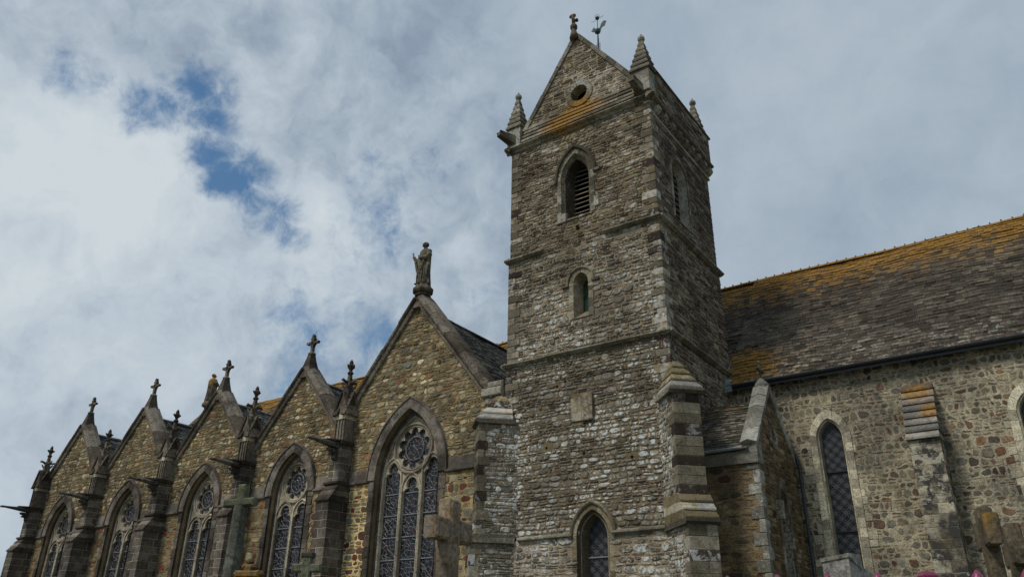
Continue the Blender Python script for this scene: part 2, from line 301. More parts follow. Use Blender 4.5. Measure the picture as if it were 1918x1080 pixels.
def plate(mb, fr, outer, holes, n1, n0, mi=0, ji=None, back=False, edge=True):
    polys = [outer]+list(holes)
    tri = tessellate_polygon([[Vector((a, b_, 0)) for a, b_ in p] for p in polys])
    flat = [q for p in polys for q in p]
    mb.add([fr(a, b_, n1) for a, b_ in flat], [list(x) for x in tri], mi)
    if back: mb.add([fr(a, b_, n0) for a, b_ in flat], [list(x) for x in tri], mi)
    for k, p in enumerate(polys):
        if k == 0 and not edge: continue
        n = len(p); vs = [fr(a, b_, n1) for a, b_ in p]+[fr(a, b_, n0) for a, b_ in p]
        mb.add(vs, [[i, (i+1) % n, n+(i+1) % n, n+i] for i in range(n)], mi if (k == 0 or ji is None) else ji)
def box(mb, fr, u0, u1, v0, v1, n0, n1, mi=0):
    vs = [fr(u, v, n) for n in (n0, n1) for (u, v) in ((u0, v0), (u1, v0), (u1, v1), (u0, v1))]
    mb.add(vs, [[0, 3, 2, 1], [4, 5, 6, 7], [0, 1, 5, 4], [1, 2, 6, 5], [2, 3, 7, 6], [3, 0, 4, 7]], mi)
def block(mb, fr, u0, u1, v0, v1, n0, n1, mi=0, ch=.012, j=.004):
    q = lambda: random.uniform(-j, j)
    a = [fr(u+q(), v+q(), n0) for (u, v) in ((u0, v0), (u1, v0), (u1, v1), (u0, v1))]
    b_ = [fr(u+q(), v+q(), n1-ch) for (u, v) in ((u0, v0), (u1, v0), (u1, v1), (u0, v1))]
    nn = n1+q()
    c = [fr(u+q()*.5, v+q()*.5, nn) for (u, v) in ((u0+ch, v0+ch), (u1-ch, v0+ch), (u1-ch, v1-ch), (u0+ch, v1-ch))]
    fs = [[3, 2, 1, 0], [8, 9, 10, 11]]
    for i in range(4):
        k = (i+1) % 4; fs += [[i, k, 4+k, 4+i], [4+i, 4+k, 8+k, 8+i]]
    mb.add(a+b_+c, fs, mi)
def arch(cx, hw, sill, spring, apex, n=9):
    h = apex-spring; Rr = (hw*hw+h*h)/(2*hw); L = []
    c = cx-hw+Rr; a1 = math.acos(max(-1, min(1, (hw-Rr)/Rr)))
    for i in range(n+1):
        a = math.pi+(a1-math.pi)*i/n; L.append((c+Rr*math.cos(a), spring+Rr*math.sin(a)))
    Rt = [(2*cx-x, z) for x, z in reversed(L[:-1])]
    L[-1] = (cx, apex)
    return [(cx-hw, sill)]+L+Rt+[(cx+hw, sill)]
def ring(mb, fr, inner, outer, n1, n0, mi=0, n0in=None):
    n = len(inner); n0in = n0 if n0in is None else n0in
    vs = [fr(a, b_, n1) for a, b_ in inner]+[fr(a, b_, n1) for a, b_ in outer]+[fr(a, b_, n0in) for a, b_ in inner]+[fr(a, b_, n0) for a, b_ in outer]
    fs = []
    for i in range(n-1): fs += [[i, i+1, n+i+1, n+i], [2*n+i, 2*n+i+1, i+1, i], [n+i, n+i+1, 3*n+i+1, 3*n+i]]
    fs += [[0, n, 3*n, 2*n], [n-1, 2*n-1, 4*n-1, 3*n-1]]
    mb.add(vs, fs, mi)
def loft(mb, A, B, mi=0, closed=False):
    n = len(A); mb.add(list(A)+list(B), [[i, (i+1) % n, n+(i+1) % n, n+i] for i in range(n if closed else n-1)], mi)
def resample(p, step):
    P = [Vector(q) for q in p]; L = [0]
    for a, b_ in zip(P, P[1:]): L.append(L[-1]+(b_-a).length)
    return P, L
def at_len(P, L, s_):
    for i in range(len(L)-1):
        if s_ <= L[i+1]+1e-9:
            k = (s_-L[i])/max(1e-9, L[i+1]-L[i]); return P[i].lerp(P[i+1], k)
    return P[-1]
def voussoirs(mb, fr, inner, outer, n1, n0, step=.3, gap=.006, mi=0, alt=0.0):
    """arch ring built of separate blocks, inner/outer correspond index by index"""
    P, L = resample(inner, step); Q = [Vector(q) for q in outer]; tot = L[-1]; k = max(2, round(tot/step))
    def ev(s_):
        for i in range(len(L)-1):
            if s_ <= L[i+1]+1e-9:
                w = (s_-L[i])/max(1e-9, L[i+1]-L[i]); return P[i].lerp(P[i+1], w), Q[i].lerp(Q[i+1], w)
        return P[-1], Q[-1]
    for i in range(k):
        s0, s1 = tot*i/k+gap, tot*(i+1)/k-gap; sub = [s0]+[x for x in L if s0 < x < s1]+[s1]
        I = []; O_ = []
        for x in sub:
            a, b_ = ev(x)
            if alt and i % 2 and True: b_ = b_+(b_-a).normalized()*alt
            I.append((a.x, a.y)); O_.append((b_.x, b_.y))
        ring(mb, fr, I, O_, n1+random.uniform(-.004, .004), n0, mi)
def sweep(mb, fr, path, prof, mi=0, closed=False, caps=True):
    P = [Vector(p) for p in path]; n = len(P); rows = []
    for i in range(n):
        a = P[i-1] if (i > 0 or closed) else None; c = P[(i+1) % n] if (i < n-1 or closed) else None
        d1 = (P[i]-a).normalized() if a is not None else (c-P[i]).normalized(); d2 = (c-P[i]).normalized() if c is not None else d1
        n1 = Vector((-d1.y, d1.x)); n2 = Vector((-d2.y, d2.x)); m = (n1+n2).normalized(); m = m/max(.35, m.dot(n1))
        rows.append([fr(P[i].x+m.x*o_, P[i].y+m.y*o_, nn) for o_, nn in prof])
    k = len(prof); vs = [p for r_ in rows for p in r_]; fs = []
    for i in range(n if closed else n-1):
        j = (i+1) % n
        for q in range(k): fs.append([i*k+q, j*k+q, j*k+(q+1) % k, i*k+(q+1) % k])
    if caps and not closed: fs += [list(range(k)), [(n-1)*k+q for q in range(k)][::-1]]
    mb.add(vs, fs, mi)
def circ(cx, cz, r, n=28): return [(cx+r*math.cos(2*math.pi*i/n), cz+r*math.sin(2*math.pi*i/n)) for i in range(n)]
def lathe(mb, c, prof, n=12, mi=0, rot=0.0, sq=False):
    c = Vector(c); vs = []
    for r, z in prof:
        for i in range(n):
            a = 2*math.pi*i/n+rot; vs.append((c.x+r*math.cos(a), c.y+r*math.sin(a), c.z+z))
    fs = [[k*n+i, k*n+(i+1) % n, (k+1)*n+(i+1) % n, (k+1)*n+i] for k in range(len(prof)-1) for i in range(n)]
    fs += [list(range(n))[::-1], [(len(prof)-1)*n+i for i in range(n)]]
    mb.add(vs, fs, mi)
def tube(mb, pts, r, n=8, mi=0):
    P = [Vector(p) for p in pts]; rs = r if isinstance(r, (list, tuple)) else [r]*len(P); rows = []
    for i, p in enumerate(P):
        d = (P[min(i+1, len(P)-1)]-P[max(i-1, 0)]).normalized(); a = d.cross(Vector((0, 0, 1)))
        if a.length < .05: a = d.cross(Vector((0, 1, 0)))
        a.normalize(); b_ = d.cross(a)
        rows += [p+(a*math.cos(2*math.pi*k/n)+b_*math.sin(2*math.pi*k/n))*rs[i] for k in range(n)]
    m = len(P); fs = [[i*n+k, i*n+(k+1) % n, (i+1)*n+(k+1) % n, (i+1)*n+k] for i in range(m-1) for k in range(n)]
    fs += [list(range(n))[::-1], [(m-1)*n+k for k in range(n)]]
    mb.add(rows, fs, mi)
def pip(pt, poly):
    x, y = pt; c = False; j = len(poly)-1
    for i in range(len(poly)):
        xi, yi = poly[i]; xj, yj = poly[j]
        if (yi > y) != (yj > y) and x < (xj-xi)*(y-yi)/(yj-yi)+xi: c = not c
        j = i
    return c
def clip(poly, hull):
    A = sum(hull[i][0]*hull[(i+1) % len(hull)][1]-hull[(i+1) % len(hull)][0]*hull[i][1] for i in range(len(hull)))
    H = hull if A > 0 else hull[::-1]
    for i in range(len(H)):
        ax, ay = H[i]; bx, by = H[(i+1) % len(H)]
        ins = lambda p: (bx-ax)*(p[1]-ay)-(by-ay)*(p[0]-ax) >= 0
        o = []
        for k in range(len(poly)):
            p, q = poly[k-1], poly[k]; ip, iq = ins(p), ins(q)
            if ip != iq:
                d1 = (bx-ax)*(p[1]-ay)-(by-ay)*(p[0]-ax); d2 = (bx-ax)*(q[1]-ay)-(by-ay)*(q[0]-ax); w = d1/(d1-d2)
                o.append((p[0]+(q[0]-p[0])*w, p[1]+(q[1]-p[1])*w))
            if iq: o.append(q)
        poly = o
        if len(poly) < 3: return None
    return poly
def stones(mb, fr, hull, holes=(), rh=(.10, .19), sw=(.16, .46), gap=.014, proud=(.008, .035), mi=1, split=.3, rnd=.25, wav=.22, jit=.012, rot=0.0, big=.0):
    us = [p[0] for p in hull]; vs = [p[1] for p in hull]; u0, u1, v0, v1 = min(us), max(us), min(vs), max(vs)
    rects = len(hull) == 4 and len(set(round(x, 4) for x in us)) == 2 and len(set(round(x, 4) for x in vs)) == 2
    hb = [(min(p[0] for p in h), max(p[0] for p in h), min(p[1] for p in h), max(p[1] for p in h), h) for h in holes]
    lv = [v0]
    while lv[-1] < v1-rh[0]*.8: lv.append(lv[-1]+random.uniform(*rh))
    lv[-1] = v1
    ph = [(random.uniform(0, 6.3), random.uniform(.7, 1.6), random.uniform(0, 6.3)) for _ in lv]
    rhm = (rh[0]+rh[1])/2
    def B(k, u):
        if k == 0: return v0
        if k == len(lv)-1: return v1
        a, f_, c = ph[k]; return lv[k]+wav*rhm*(.7*math.sin(u*f_+a)+.4*math.sin(u*f_*3.1+c))+rot*(u-u0)
    def emit(q):
        if not rects:
            q = clip(q, hull)
            if q is None: return
        cx = sum(p[0] for p in q)/len(q); cz = sum(p[1] for p in q)/len(q)
        for a, b_, c, d, h in hb:
            if a < cx < b_ and c < cz < d and pip((cx, cz), h): return
        n = len(q); o = []
        for i in range(n):
            p = q[i]; a = q[i-1]; c = q[(i+1) % n]
            k1, k2 = random.uniform(.5, 1.2)*rnd, random.uniform(.5, 1.2)*rnd
            for w, e in ((k1, a), (k2, c)):
                x = p[0]+(e[0]-p[0])*w; z = p[1]+(e[1]-p[1])*w
                x += random.uniform(-jit, jit); z += random.uniform(-jit, jit)
                dx, dz = x-cx, z-cz
                x = cx+math.copysign(max(.004, abs(dx)-gap/2), dx); z = cz+math.copysign(max(.004, abs(dz)-gap/2), dz)
                o.append((x, z))
        pr = random.uniform(*proud); m = len(o); tx, tz = random.uniform(-.05, .05), random.uniform(-.05, .05)
        inr = []
        for x, z in o:
            dx, dz = x-cx, z-cz
            k = .016+.35*pr
            xx = cx+math.copysign(max(abs(dx)*.35, abs(dx)-k), dx); zz = cz+math.copysign(max(abs(dz)*.35, abs(dz)-k), dz)
            inr.append(fr(xx, zz, pr+tx*(xx-cx)+tz*(zz-cz)))
        base = [fr(x, z, -.01) for x, z in o]
        mb.add(base+inr, [[i, (i+1) % m, m+(i+1) % m, m+i] for i in range(m)]+[[m+i for i in range(m)]], mi)
    for k in range(len(lv)-1):
        hgt = lv[k+1]-lv[k]; u = u0; lo_prev = 0
        while u < u1-1e-6:
            w = random.uniform(*sw)*(0.75+.5*hgt/rhm)
            if u+w > u1-sw[0]*.6: w = u1-u
            a0, a1, b0, b1 = B(k, u), B(k, u+w), B(k+1, u), B(k+1, u+w)
            sk0 = 0 if u <= u0+1e-6 else skp; sk1 = 0 if u+w >= u1-1e-6 else random.uniform(-.04, .04)
            skp = sk1
            if random.random() < split and hgt > rh[0]*1.1:
                t0 = random.uniform(.35, .65); t1 = t0+random.uniform(-.1, .1)
                m0, m1 = a0+(b0-a0)*t0, a1+(b1-a1)*t1
                emit([(u, a0), (u+w, a1), (u+w+sk1*t1, m1), (u+sk0*t0, m0)]); emit([(u+sk0*t0, m0), (u+w+sk1*t1, m1), (u+w+sk1, b1), (u+sk0, b0)])
            else: emit([(u, a0), (u+w, a1), (u+w+sk1, b1), (u+sk0, b0)])
            u += w
def ashlar(mb, p, d, hw, l0, l1, z0, z1, mb_m=0, mj=1, ch=(.24, .34)):
    """stacked courses of dressed blocks, rectangular plan: p = plan point, d = outward direction, l0..l1 along d, +-hw across"""
    d = Vector((d[0], d[1], 0)).normalized(); a = Vector((-d.y, d.x, 0)); fr = F((p[0], p[1], 0), a, (0, 0, 1), d)
    box(mb, fr, -hw+.01, hw-.01, z0, z1, l0, l1-.01, mj); z = z0; k = 0
    while z < z1-.05:
        h = random.uniform(*ch)
        if z+h > z1-.12: h = z1-z
        s_ = random.uniform(.3, .7) if k % 2 else random.choice((.0, .5)); k += 1
        cuts = [-hw]+([-hw+2*hw*s_] if s_ > .05 else [])+[hw]; g = .008; lc = l0+(l1-l0)*random.uniform(.35, .7)
        for x0, x1 in zip(cuts, cuts[1:]):
            x0_, x1_ = x0+(g if x0 > -hw else 0), x1-(g if x1 < hw else 0)
            for q0, q1 in ((l0, lc-g), (lc+g, l1)):
                block(mb, fr, x0_, x1_, z+g, z+h-g, q0, q1, mb_m, .008, .003)
        z += h
def slates(mb, O_, U, Sv, width, length, sw=.26, sh=.17, th=.022, mi=0, jit=.012, hull=None, em=1):
    O_ = Vector(O_); U = Vector(U).normalized(); Sv = Vector(Sv).normalized(); N = U.cross(Sv).normalized()
    if N.z < 0: N = -N
    mb.add([O_-N*.05, O_+U*width-N*.05, O_+U*width+Sv*length-N*.05, O_+Sv*length-N*.05], [[0, 1, 2, 3]], mi)
    rows = int(length/sh); 
    for r_ in range(rows+1):
        u = -random.uniform(0, sw); s0 = r_*sh-.03+random.uniform(-.012, .012); rt_ = random.uniform(.75, 1.35)
        while u < width:
            w = sw*random.uniform(.7, 1.3); a, b_ = max(u, 0), min(u+w-.006, width); u += w
            if b_-a < .03: continue
            js = random.uniform(-jit, jit); jn = random.uniform(0, .008); s1 = min(s0+sh*1.7, length)
            if hull and not pip(((a+b_)/2, s0+sh/2), hull): continue
            p = lambda uu, ss, nn: O_+U*uu+Sv*ss+N*(nn+.035*math.sin(uu*.9+1)+.03*math.sin(ss*1.1+uu*.5)+.012*math.sin(uu*3.1))
            tk = th*rt_*random.uniform(.6, 1.4); e1 = random.uniform(-.006, .006)
            vs = [p(a, s0+js, .012+jn), p(b_, s0+js+e1, .012+jn), p(b_, s1, -.02), p(a, s1, -.02),
                  p(a, s0+js, .012+jn+tk), p(b_, s0+js+e1, .012+jn+tk), p(b_, s1, -.02+tk*.6), p(a, s1, -.02+tk*.6)]
            mb.add(vs, [[4, 5, 6, 7], [1, 2, 6, 5], [3, 0, 4, 7]], mi); mb.add([vs[0], vs[1], vs[5], vs[4]], [[0, 1, 2, 3]], em)

# ------------------------------------------------------------------ ground
g = MB(); n = 24; big = 3000
g.add([(-big, -big, 0), (big, -big, 0), (big, big, 0), (-big, big, 0)], [[0, 1, 2, 3]])
go = build('ground', g, ['ground']); go['kind'] = 'structure'

# ------------------------------------------------------------------ the church
church = thing('church', 'old stone church with saddleback belfry tower, row of gabled chapels, porch and slate nave roof', 'church', (-15, 24, 0))
CH = church
PH = [(-13.37, 10.18), (-13.70, 10.06), (-14.15, 7.98), (-12.70, 7.62), (-10.98, 7.30)]
TX0, TX1, TY0, TY1 = -15.86, -9.46, 22.0, 27.62
def rect(a, b_, c, d): return [(a, c), (b_, c), (b_, d), (a, d)]

# --- tower wall
tw = MB()
LAN = (-12.42, .36); lan_out = arch(-12.42, .66, -1, 5.0, 5.95); l2_out = arch(-12.66, .42, 12.35, 13.75, 14.32); bel_out = arch(-12.80, .78, 16.55, 18.4, 19.72)
stages = [(0, 5.05, -.08), (5.05, 11.2, 0), (11.2, 15.5, .04), (15.5, 20.7, .08)]
for k, (z0, z1, e) in enumerate(stages):
    x0, x1, y0 = TX0+e, TX1-e, TY0+e
    fr = FY(y0); holes = []
    if k == 1: holes = [arch(-12.42, .60, .9, 5.0, 5.9)]+[circ(a, b_, .055, 7) for a, b_ in PH]
    if k == 2: holes = [arch(-12.66, .30, 12.45, 13.75, 14.18)]
    if k == 3: holes = [arch(-12.80, .63, 16.6, 18.4, 19.42), rect(-12.86, -12.68, 15.98, 16.22)]
    if k == 0:
        plate(tw, fr, rect(x0, -13.1, z0, z1), holes, 0, -.3, 0); plate(tw, fr, rect(-11.74, x1-.01, z0, z1), holes, 0, -.07, 0)
    else: plate(tw, fr, rect(x0, x1, 0 if k == 1 else z0, z1), holes, 0, -1.0, 0, edge=False)
    sh_ = []
    if k < 2: sh_ = [lan_out]
    if k == 2: sh_ = [l2_out]
    if k == 3: sh_ = [bel_out, rect(-12.90, -12.64, 15.94, 16.26)]
    if k == 1: sh_ = sh_+[rect(-13.15, -12.28, 8.68, 9.62)]+[circ(a, b_, .11, 8) for a, b_ in PH]
    cfg = [dict(rh=(.12, .24), sw=(.16, .42), split=.2, gap=.02), dict(rh=(.07, .20), sw=(.08, .34), split=.18, gap=.018, proud=(.01, .045), jit=.014), dict(rh=(.07, .21), sw=(.09, .38), split=.22, gap=.018, proud=(.01, .045), jit=.014), dict(rh=(.08, .165), sw=(.10, .32), split=.25, proud=(.01, .045), jit=.014)][k]
    stones(tw, fr, rect(x0, x1, z0, z1), sh_, mi=2 if k == 3 else 1, wav=.35, **cfg)
    # right hand side, left side and back
    fx = FX(x1); hs = []; so_ = []
    if k == 3: hs = [arch(24.35, .70, 16.3, 18.3, 19.1)]; so_ = [arch(24.35, .84, 16.2, 18.3, 19.25)]
    plate(tw, fx, rect(y0, TY1-e, z0, z1), hs, 0, -.8, 0, edge=False)
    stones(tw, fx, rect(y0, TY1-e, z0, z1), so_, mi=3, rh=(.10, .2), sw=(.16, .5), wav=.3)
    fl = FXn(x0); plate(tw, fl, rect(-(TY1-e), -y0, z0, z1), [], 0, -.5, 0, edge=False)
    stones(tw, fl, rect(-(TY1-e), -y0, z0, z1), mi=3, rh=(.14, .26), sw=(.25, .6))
    box(tw, FY(TY1-e), x0+.01, x1-.01, z0+.01, z1-.01, -.02, .5, 0)
tower = build('tower_wall', tw, ['tmortar', 'tstone', 'uppstone', 'shadedside'], CH, (-12.66, 22, 0)); tower['label'] = 'rubble stone wall of the square belfry tower'
# quoins
for side in (0, 1):
    qm = MB()
    for (z0, z1, e) in stages[1:]:
        z = z0+(0 if z0 > 9.5 else 4.4); k = 0
        while z < z1-.2:
            h = random.uniform(.22, .36); h = min(h, z1-z); k += 1
            w = (.52, .30)[k % 2]*random.uniform(.8, 1.15); d = (.30, .52)[k % 2]
            if True:
                x0 = TX0+e if side == 0 else TX1-e-w; pr = .042
                fr = FY(TY0+e)
                if side == 0: block(qm, fr, x0-.035, x0+w, z+.008, z+h-.008, -d, pr, 0, .015, .008)
                else: block(qm, fr, x0, x0+w+.035, z+.008, z+h-.008, -d, pr, 0, .015, .008)
            z += h
    build('quoins', qm, ['quoin'], CH, ((TX0, TX1)[side], 22, 11))
# string courses
def string(z, segs, e, prof, right=True, left=True):
    y = TY0+e
    for (a, b_) in segs:
        m = MB(); k = max(1, round((b_-a)/.9))
        for i in range(k):
            p0, p1 = a+(b_-a)*i/k, a+(b_-a)*(i+1)/k; dz = random.uniform(-.012, .012)
            sweep(m, FY(y), [(p0+.003, z+dz), (p1-.003, z+dz)], prof)
        build('string_course', m, ['ledge'], CH, ((a+b_)/2, 22, z))
    if right:
        m = MB(); k = 6; a, b_ = y-.12, TY1
        for i in range(k):
            p0, p1 = a+(b_-a)*i/k, a+(b_-a)*(i+1)/k; sweep(m, FX(TX1-e), [(p0+.003, z), (p1-.003, z)], prof)
        build('string_course', m, ['ledge'], CH, (TX1, 24.8, z))
    if left:
        m = MB(); sweep(m, FXn(TX0+e), [(-TY1, z), (-y+.12, z)], prof); build('string_course', m, ['ledge'], CH, (TX0, 24.8, z))
PR = [(.10, -.01), (.02, .20), (-.03, .20), (-.10, .06), (-.10, -.01)]
string(5.08, [(-15.2, -13.12), (-11.72, -9.85)], 0, PR, right=True, left=False)
string(11.2, [(TX0-.1, TX1+.13)], .0, PR)
string(15.5, [(TX0-.1, -14.25), (-11.62, TX1+.1)], .04, PR)
# cornice, stepped parapet ledges
cm = MB(); e = .08
CP = [(.06, -.02), (.04, .24), (-.02, .26), (-.06, .20), (-.09, .09), (-.17, .04), (-.17, -.02)]
for i in range(8):
    a, b_ = TX0-.2, TX1+.22; p0, p1 = a+(b_-a)*i/8, a+(b_-a)*(i+1)/8; sweep(cm, FY(TY0+e), [(p0+.003, 20.7), (p1-.003, 20.7)], CP)
sweep(cm, FX(TX1-e), [(TY0-.2, 20.7), (TY1+.2, 20.7)], CP); sweep(cm, FXn(TX0+e), [(-TY1, 20.7), (-TY0+.2, 20.7)], CP)
for k in range(4):    # weathered ledges below the gable
    z0 = 20.76+k*.25; nn = .24-k*.10
    for i in range(7):
        a, b_ = -15.2, -10.05; p0, p1 = a+(b_-a)*(i+.0)/7, a+(b_-a)*(i+1)/7
        j = random.uniform(-.01, .01)
        sweep(cm, FY(TY0+e), [(p0+.004, z0+j), (p1-.004, z0+j)], [(.25, -.25), (.25, nn-.12), (.05, nn+.04), (-.005, nn+.04), (-.005, -.25)])
build('cornice', cm, ['ledge'], CH, (-12.66, 22, 20.7))
cb = MB()
for i in range(9):
    y = 22.35+i*.63
    sweep(cb, FX(TX1-e), [(y, 20.28), (y+.26, 20.28)], [(.14, -.02), (.14, .24), (.02, .24), (-.10, .13), (-.16, .0), (-.16, -.02)])
sweep(cb, FX(TX1-e), [(22.0, 20.0), (TY1, 20.0)], [(.05, -.02), (.03, .08), (-.05, .07), (-.07, -.02)])
build('corbel_table', cb, ['dressing'], CH, (TX1, 24.8, 20.3))
# side parapet with the back wall
pm = MB()
plate(pm, FX(TX1+.12), rect(22.5, TY1, 20.72, 22.05), [], 0, -.35, 0, back=True); stones(pm, FX(TX1+.12), rect(22.5, TY1-.1, 20.74, 22.0), mi=1, rh=(.14, .24), sw=(.25, .6))
sweep(pm, FX(TX1+.12), [(22.4, 22.1), (TY1+.1, 22.1)], [(.08, -.4), (.08, -.1), (.0, .06), (-.07, .06), (-.07, -.4)], 2)
build('parapet', pm, ['tmortar', 'shadedside', 'ledge'], CH, (TX1, 25, 20.7))
pm = MB(); plate(pm, FXn(TX0-.12), rect(-TY1, -22.5, 20.72, 21.6), [], 0, -.35, 0, back=True); build('parapet', pm, ['tmortar'], CH, (TX0, 25, 20.7))
# belfry gables, roof
def gable_tower(y, fr, nm):
    gm = MB(); tri = [(-15.12, 21.62), (-10.02, 21.62), (-12.66, 25.45)]
    u = (lambda p: p) if nm else (lambda p: (-p[0], p[1]))
    T3 = [u(p) for p in tri]; c = u((-12.60, 22.35))
    plate(gm, fr, T3, [circ(c[0], c[1], .40)], 0, -.45, 0, back=True)
    stones(gm, fr, T3, [circ(c[0], c[1], .62)], mi=1, rh=(.10, .19), sw=(.15, .45), split=.4)
    voussoirs(gm, fr, circ(c[0], c[1], .38, 24)+[(c[0]+.38, c[1])], circ(c[0], c[1], .63, 24)+[(c[0]+.63, c[1])], .05, -.3, .34, .004, 2)
    path = [u((-15.25, 21.5)), u((-12.66, 25.45)), u((-9.88, 21.5))]
    if not nm: path = path[::-1]
    def seg(p, q, k):
        for i in range(k):
            a = Vector(p).lerp(Vector(q), i/k+.003); b_ = Vector(p).lerp(Vector(q), (i+1)/k-.003); dj = random.uniform(-.012, .012)
            sweep(gm, fr, [(a.x, a.y), (b_.x, b_.y)], [(-.06, -.5), (-.06, .07), (.10+dj, .09), (.17+dj, -.2), (.10+dj, -.5)], 3)
    seg(path[0], path[1], 8); seg(path[1], path[2], 8)
    o = build('gable_wall', gm, ['tmortar', 'uppstone', 'dressing', 'ledge'], CH, (-12.66, y, 21.6)); return o
og = gable_tower(22.2, FY(22.2), True); og['label'] = 'triangular belfry gable with round opening and orange lichen'
gable_tower(27.4, F((0, 27.4, 0), (-1, 0, 0), (0, 0, 1), (0, 1, 0)), False)
ok = MB(); box(ok, FY(22.6), -13.2, -12.0, 21.8, 22.9, -.3, -.28, 0); build('oculus_black_sheet', ok, ['black'], CH, (-12.6, 22.8, 22.3))  # black sheet painted as the shade inside the round opening
rm = MB(); sl_ = math.hypot(2.6, 3.55)
slates(rm, (-15.25, 22.6, 21.55), (0, 1, 0), (2.59, 0, 3.65), 4.4, math.hypot(2.59, 3.65), .3, .2)
slates(rm, (-10.07, 22.6, 21.55), (0, 1, 0), (-2.59, 0, 3.65), 4.4, math.hypot(2.59, 3.65), .3, .2)
sweep(rm, F((-12.66, 0, 0), (0, 1, 0), (0, 0, 1), (1, 0, 0)), [(22.6, 25.2), (27, 25.2)], [(.06, 0), (-.06, .16), (-.12, .0), (-.06, -.16)], 0)
build('tower_roof', rm, ['slate2', 'sedge2'], CH, (-12.66, 25, 21.6))
# gable cross on the tower
xm = MB(); c = Vector((-12.72, 22.1, 25.4))
c = c+Vector((0, 0, .12)); lathe(xm, c, [(.20, -.3), (.15, -.05), (.11, .15), (.10, .22)], 8); c = c+Vector((0, 0, -.28))
lathe(xm, c+Vector((0, 0, .48)), [(.10, 0), (.15, .06), (.155, .2), (.10, .28), (.07, .34)], 10)
tube(xm, [c+Vector((0, 0, .8)), c+Vector((-.02, 0, 1.1)), c+Vector((-.05, 0, 1.3))], [.085, .075, .09], 8)
for dx, dy, dz in ((-.11, -.02, 1.24), (.02, .02, 1.28), (.09, .10, 1.04)):
    lathe(xm, c+Vector((dx, dy, dz)), [(.03, -.08), (.075, -.04), (.085, 0), (.07, .05), (.03, .08)], 8)
build('gable_cross', xm, ['granite'], CH, c, True)['label'] = 'small weathered trefoil cross on the belfry gable'
# corner pinnacles
def tpin(x, y, z0, H, bw, tag_=None):
    m = MB(); c = Vector((x, y, z0)); k = 6; b0 = bw/2*1.414
    m2 = [(b0, -.95), (b0, 0)]
    lathe(m, c, [(b0*.98, -1.05), (b0*.98, -.02)], 4, 0, R(45))
    for i in range(k):
        r0 = b0*(1.12-.155*i); r1 = b0*(1.12-.155*(i+1))*.97; h = (H*.82)/k
        lathe(m, c+Vector((0, 0, i*h)), [(r0*1.05, -.03), (r0*1.06, .03), (r1*.93, h-.005)], 4, 1, R(45)+random.uniform(-.03, .03))
    zt = H*.82
    lathe(m, c+Vector((0, 0, zt)), [(.07, -.02), (.12, .03), (.15, .10), (.13, .2), (.06, .26), (.03, .36)], 10, 1)
    o = build('pinnacle', m, ['dressing', 'ledge'], CH, c); 
    if tag_: o['label'] = tag_
tpin(-15.72, 22.35, 21.85, 2.05, .66, 'stepped stone pinnacle at the left front corner of the tower')
tpin(-9.78, 22.3, 22.05, 2.0, .74, 'stepped stone pinnacle at the right front corner of the tower')
tpin(-9.72, 27.2, 22.1, 2.0, .66, 'stepped stone pinnacle at the rear corner of the tower')
tpin(-15.6, 27.2, 21.9, 2.0, .66)
# spouts at the corners
for (x, y, dx, z, ln) in ((-15.75, 22.15, -.30, 21.25, .75), (-9.85, 22.15, -.05, 21.2, .80)):
    m = MB(); p = Vector((x, y, z)); q = p+Vector((dx, -ln, .0))
    d = (q-p).normalized(); fr = F(p, d.cross(Vector((0, 0, 1))), (0, 0, 1), d); L_ = (q-p).length
    vs = [fr(a, b_, 0) for a, b_ in ((-.19, -.30), (.19, -.30), (.19, .12), (-.19, .12))]+[fr(a, b_, L_) for a, b_ in ((-.11, -.06), (.11, -.06), (.12, .10), (-.12, .10))]
    m.add(vs, [[0, 3, 2, 1], [4, 5, 6, 7], [0, 1, 5, 4], [1, 2, 6, 5], [2, 3, 7, 6], [3, 0, 4, 7]])
    box(m, fr, -.15, -.09, .10, .15, 0, L_); box(m, fr, .09, .15, .10, .15, 0, L_)
    build('gargoyle', m, ['coping'], CH, p)['label'] = 'plain stone water spout at a tower corner'

# --- windows of the tower
def win_obj(name, mb, mats, loc, lab=None):
    o = build(name, mb, mats, CH, loc)
    if lab: o['label'] = lab
    return o
# belfry opening (front)
m = MB(); fr = FY(22.08); o1 = arch(-12.80, .64, 16.6, 18.4, 19.42); o1o = arch(-12.80, .82, 16.6, 18.4, 19.68); o2 = arch(-12.84, .52, 16.66, 18.4, 19.26)
voussoirs(m, fr, o1, o1o, .04, -.2, .36, .004, 0)
voussoirs(m, fr, [(x, z) for x, z in o2], [(x*1+(x+12.84)*.25, z if z < 18.45 else z+.16) for x, z in o2], -.16, -.4, .4, .003, 0)
o3 = arch(-12.86, .37, 16.86, 18.5, 19.22)
loft(m, [fr(a, b_, -.16) for a, b_ in o2], [fr(a, b_, -.62) for a, b_ in o3], 0)
loft(m, [fr(a, b_, .0) for a, b_ in o1], [fr(a, b_, -.18) for a, b_ in o2], 0)
loft(m, [fr(a, b_, -.62) for a, b_ in o3], [fr(a, b_, -.9) for a, b_ in o3], 0)
m.add([fr(-13.55, 16.5, .05), fr(-12.0, 16.5, .05), fr(-12.4, 16.88, -.7), fr(-13.3, 16.88, -.7)], [[0, 1, 2, 3]], 0)
sweep(m, fr, arch(-12.80, .80, 18.3, 18.42, 19.68), [(0, 0), (0, .12), (.07, .14), (.12, .08), (.14, 0)], 1)
box(m, fr, -13.88, -13.64, 18.26, 18.36, 0, .13, 1); box(m, fr, -11.92, -11.70, 18.26, 18.36, 0, .13, 1)
bw = win_obj('belfry_window', m, ['dressing', 'dressing'], (-12.8, 22, 16.6), 'front belfry opening filled with slate louvres')
lm = MB()
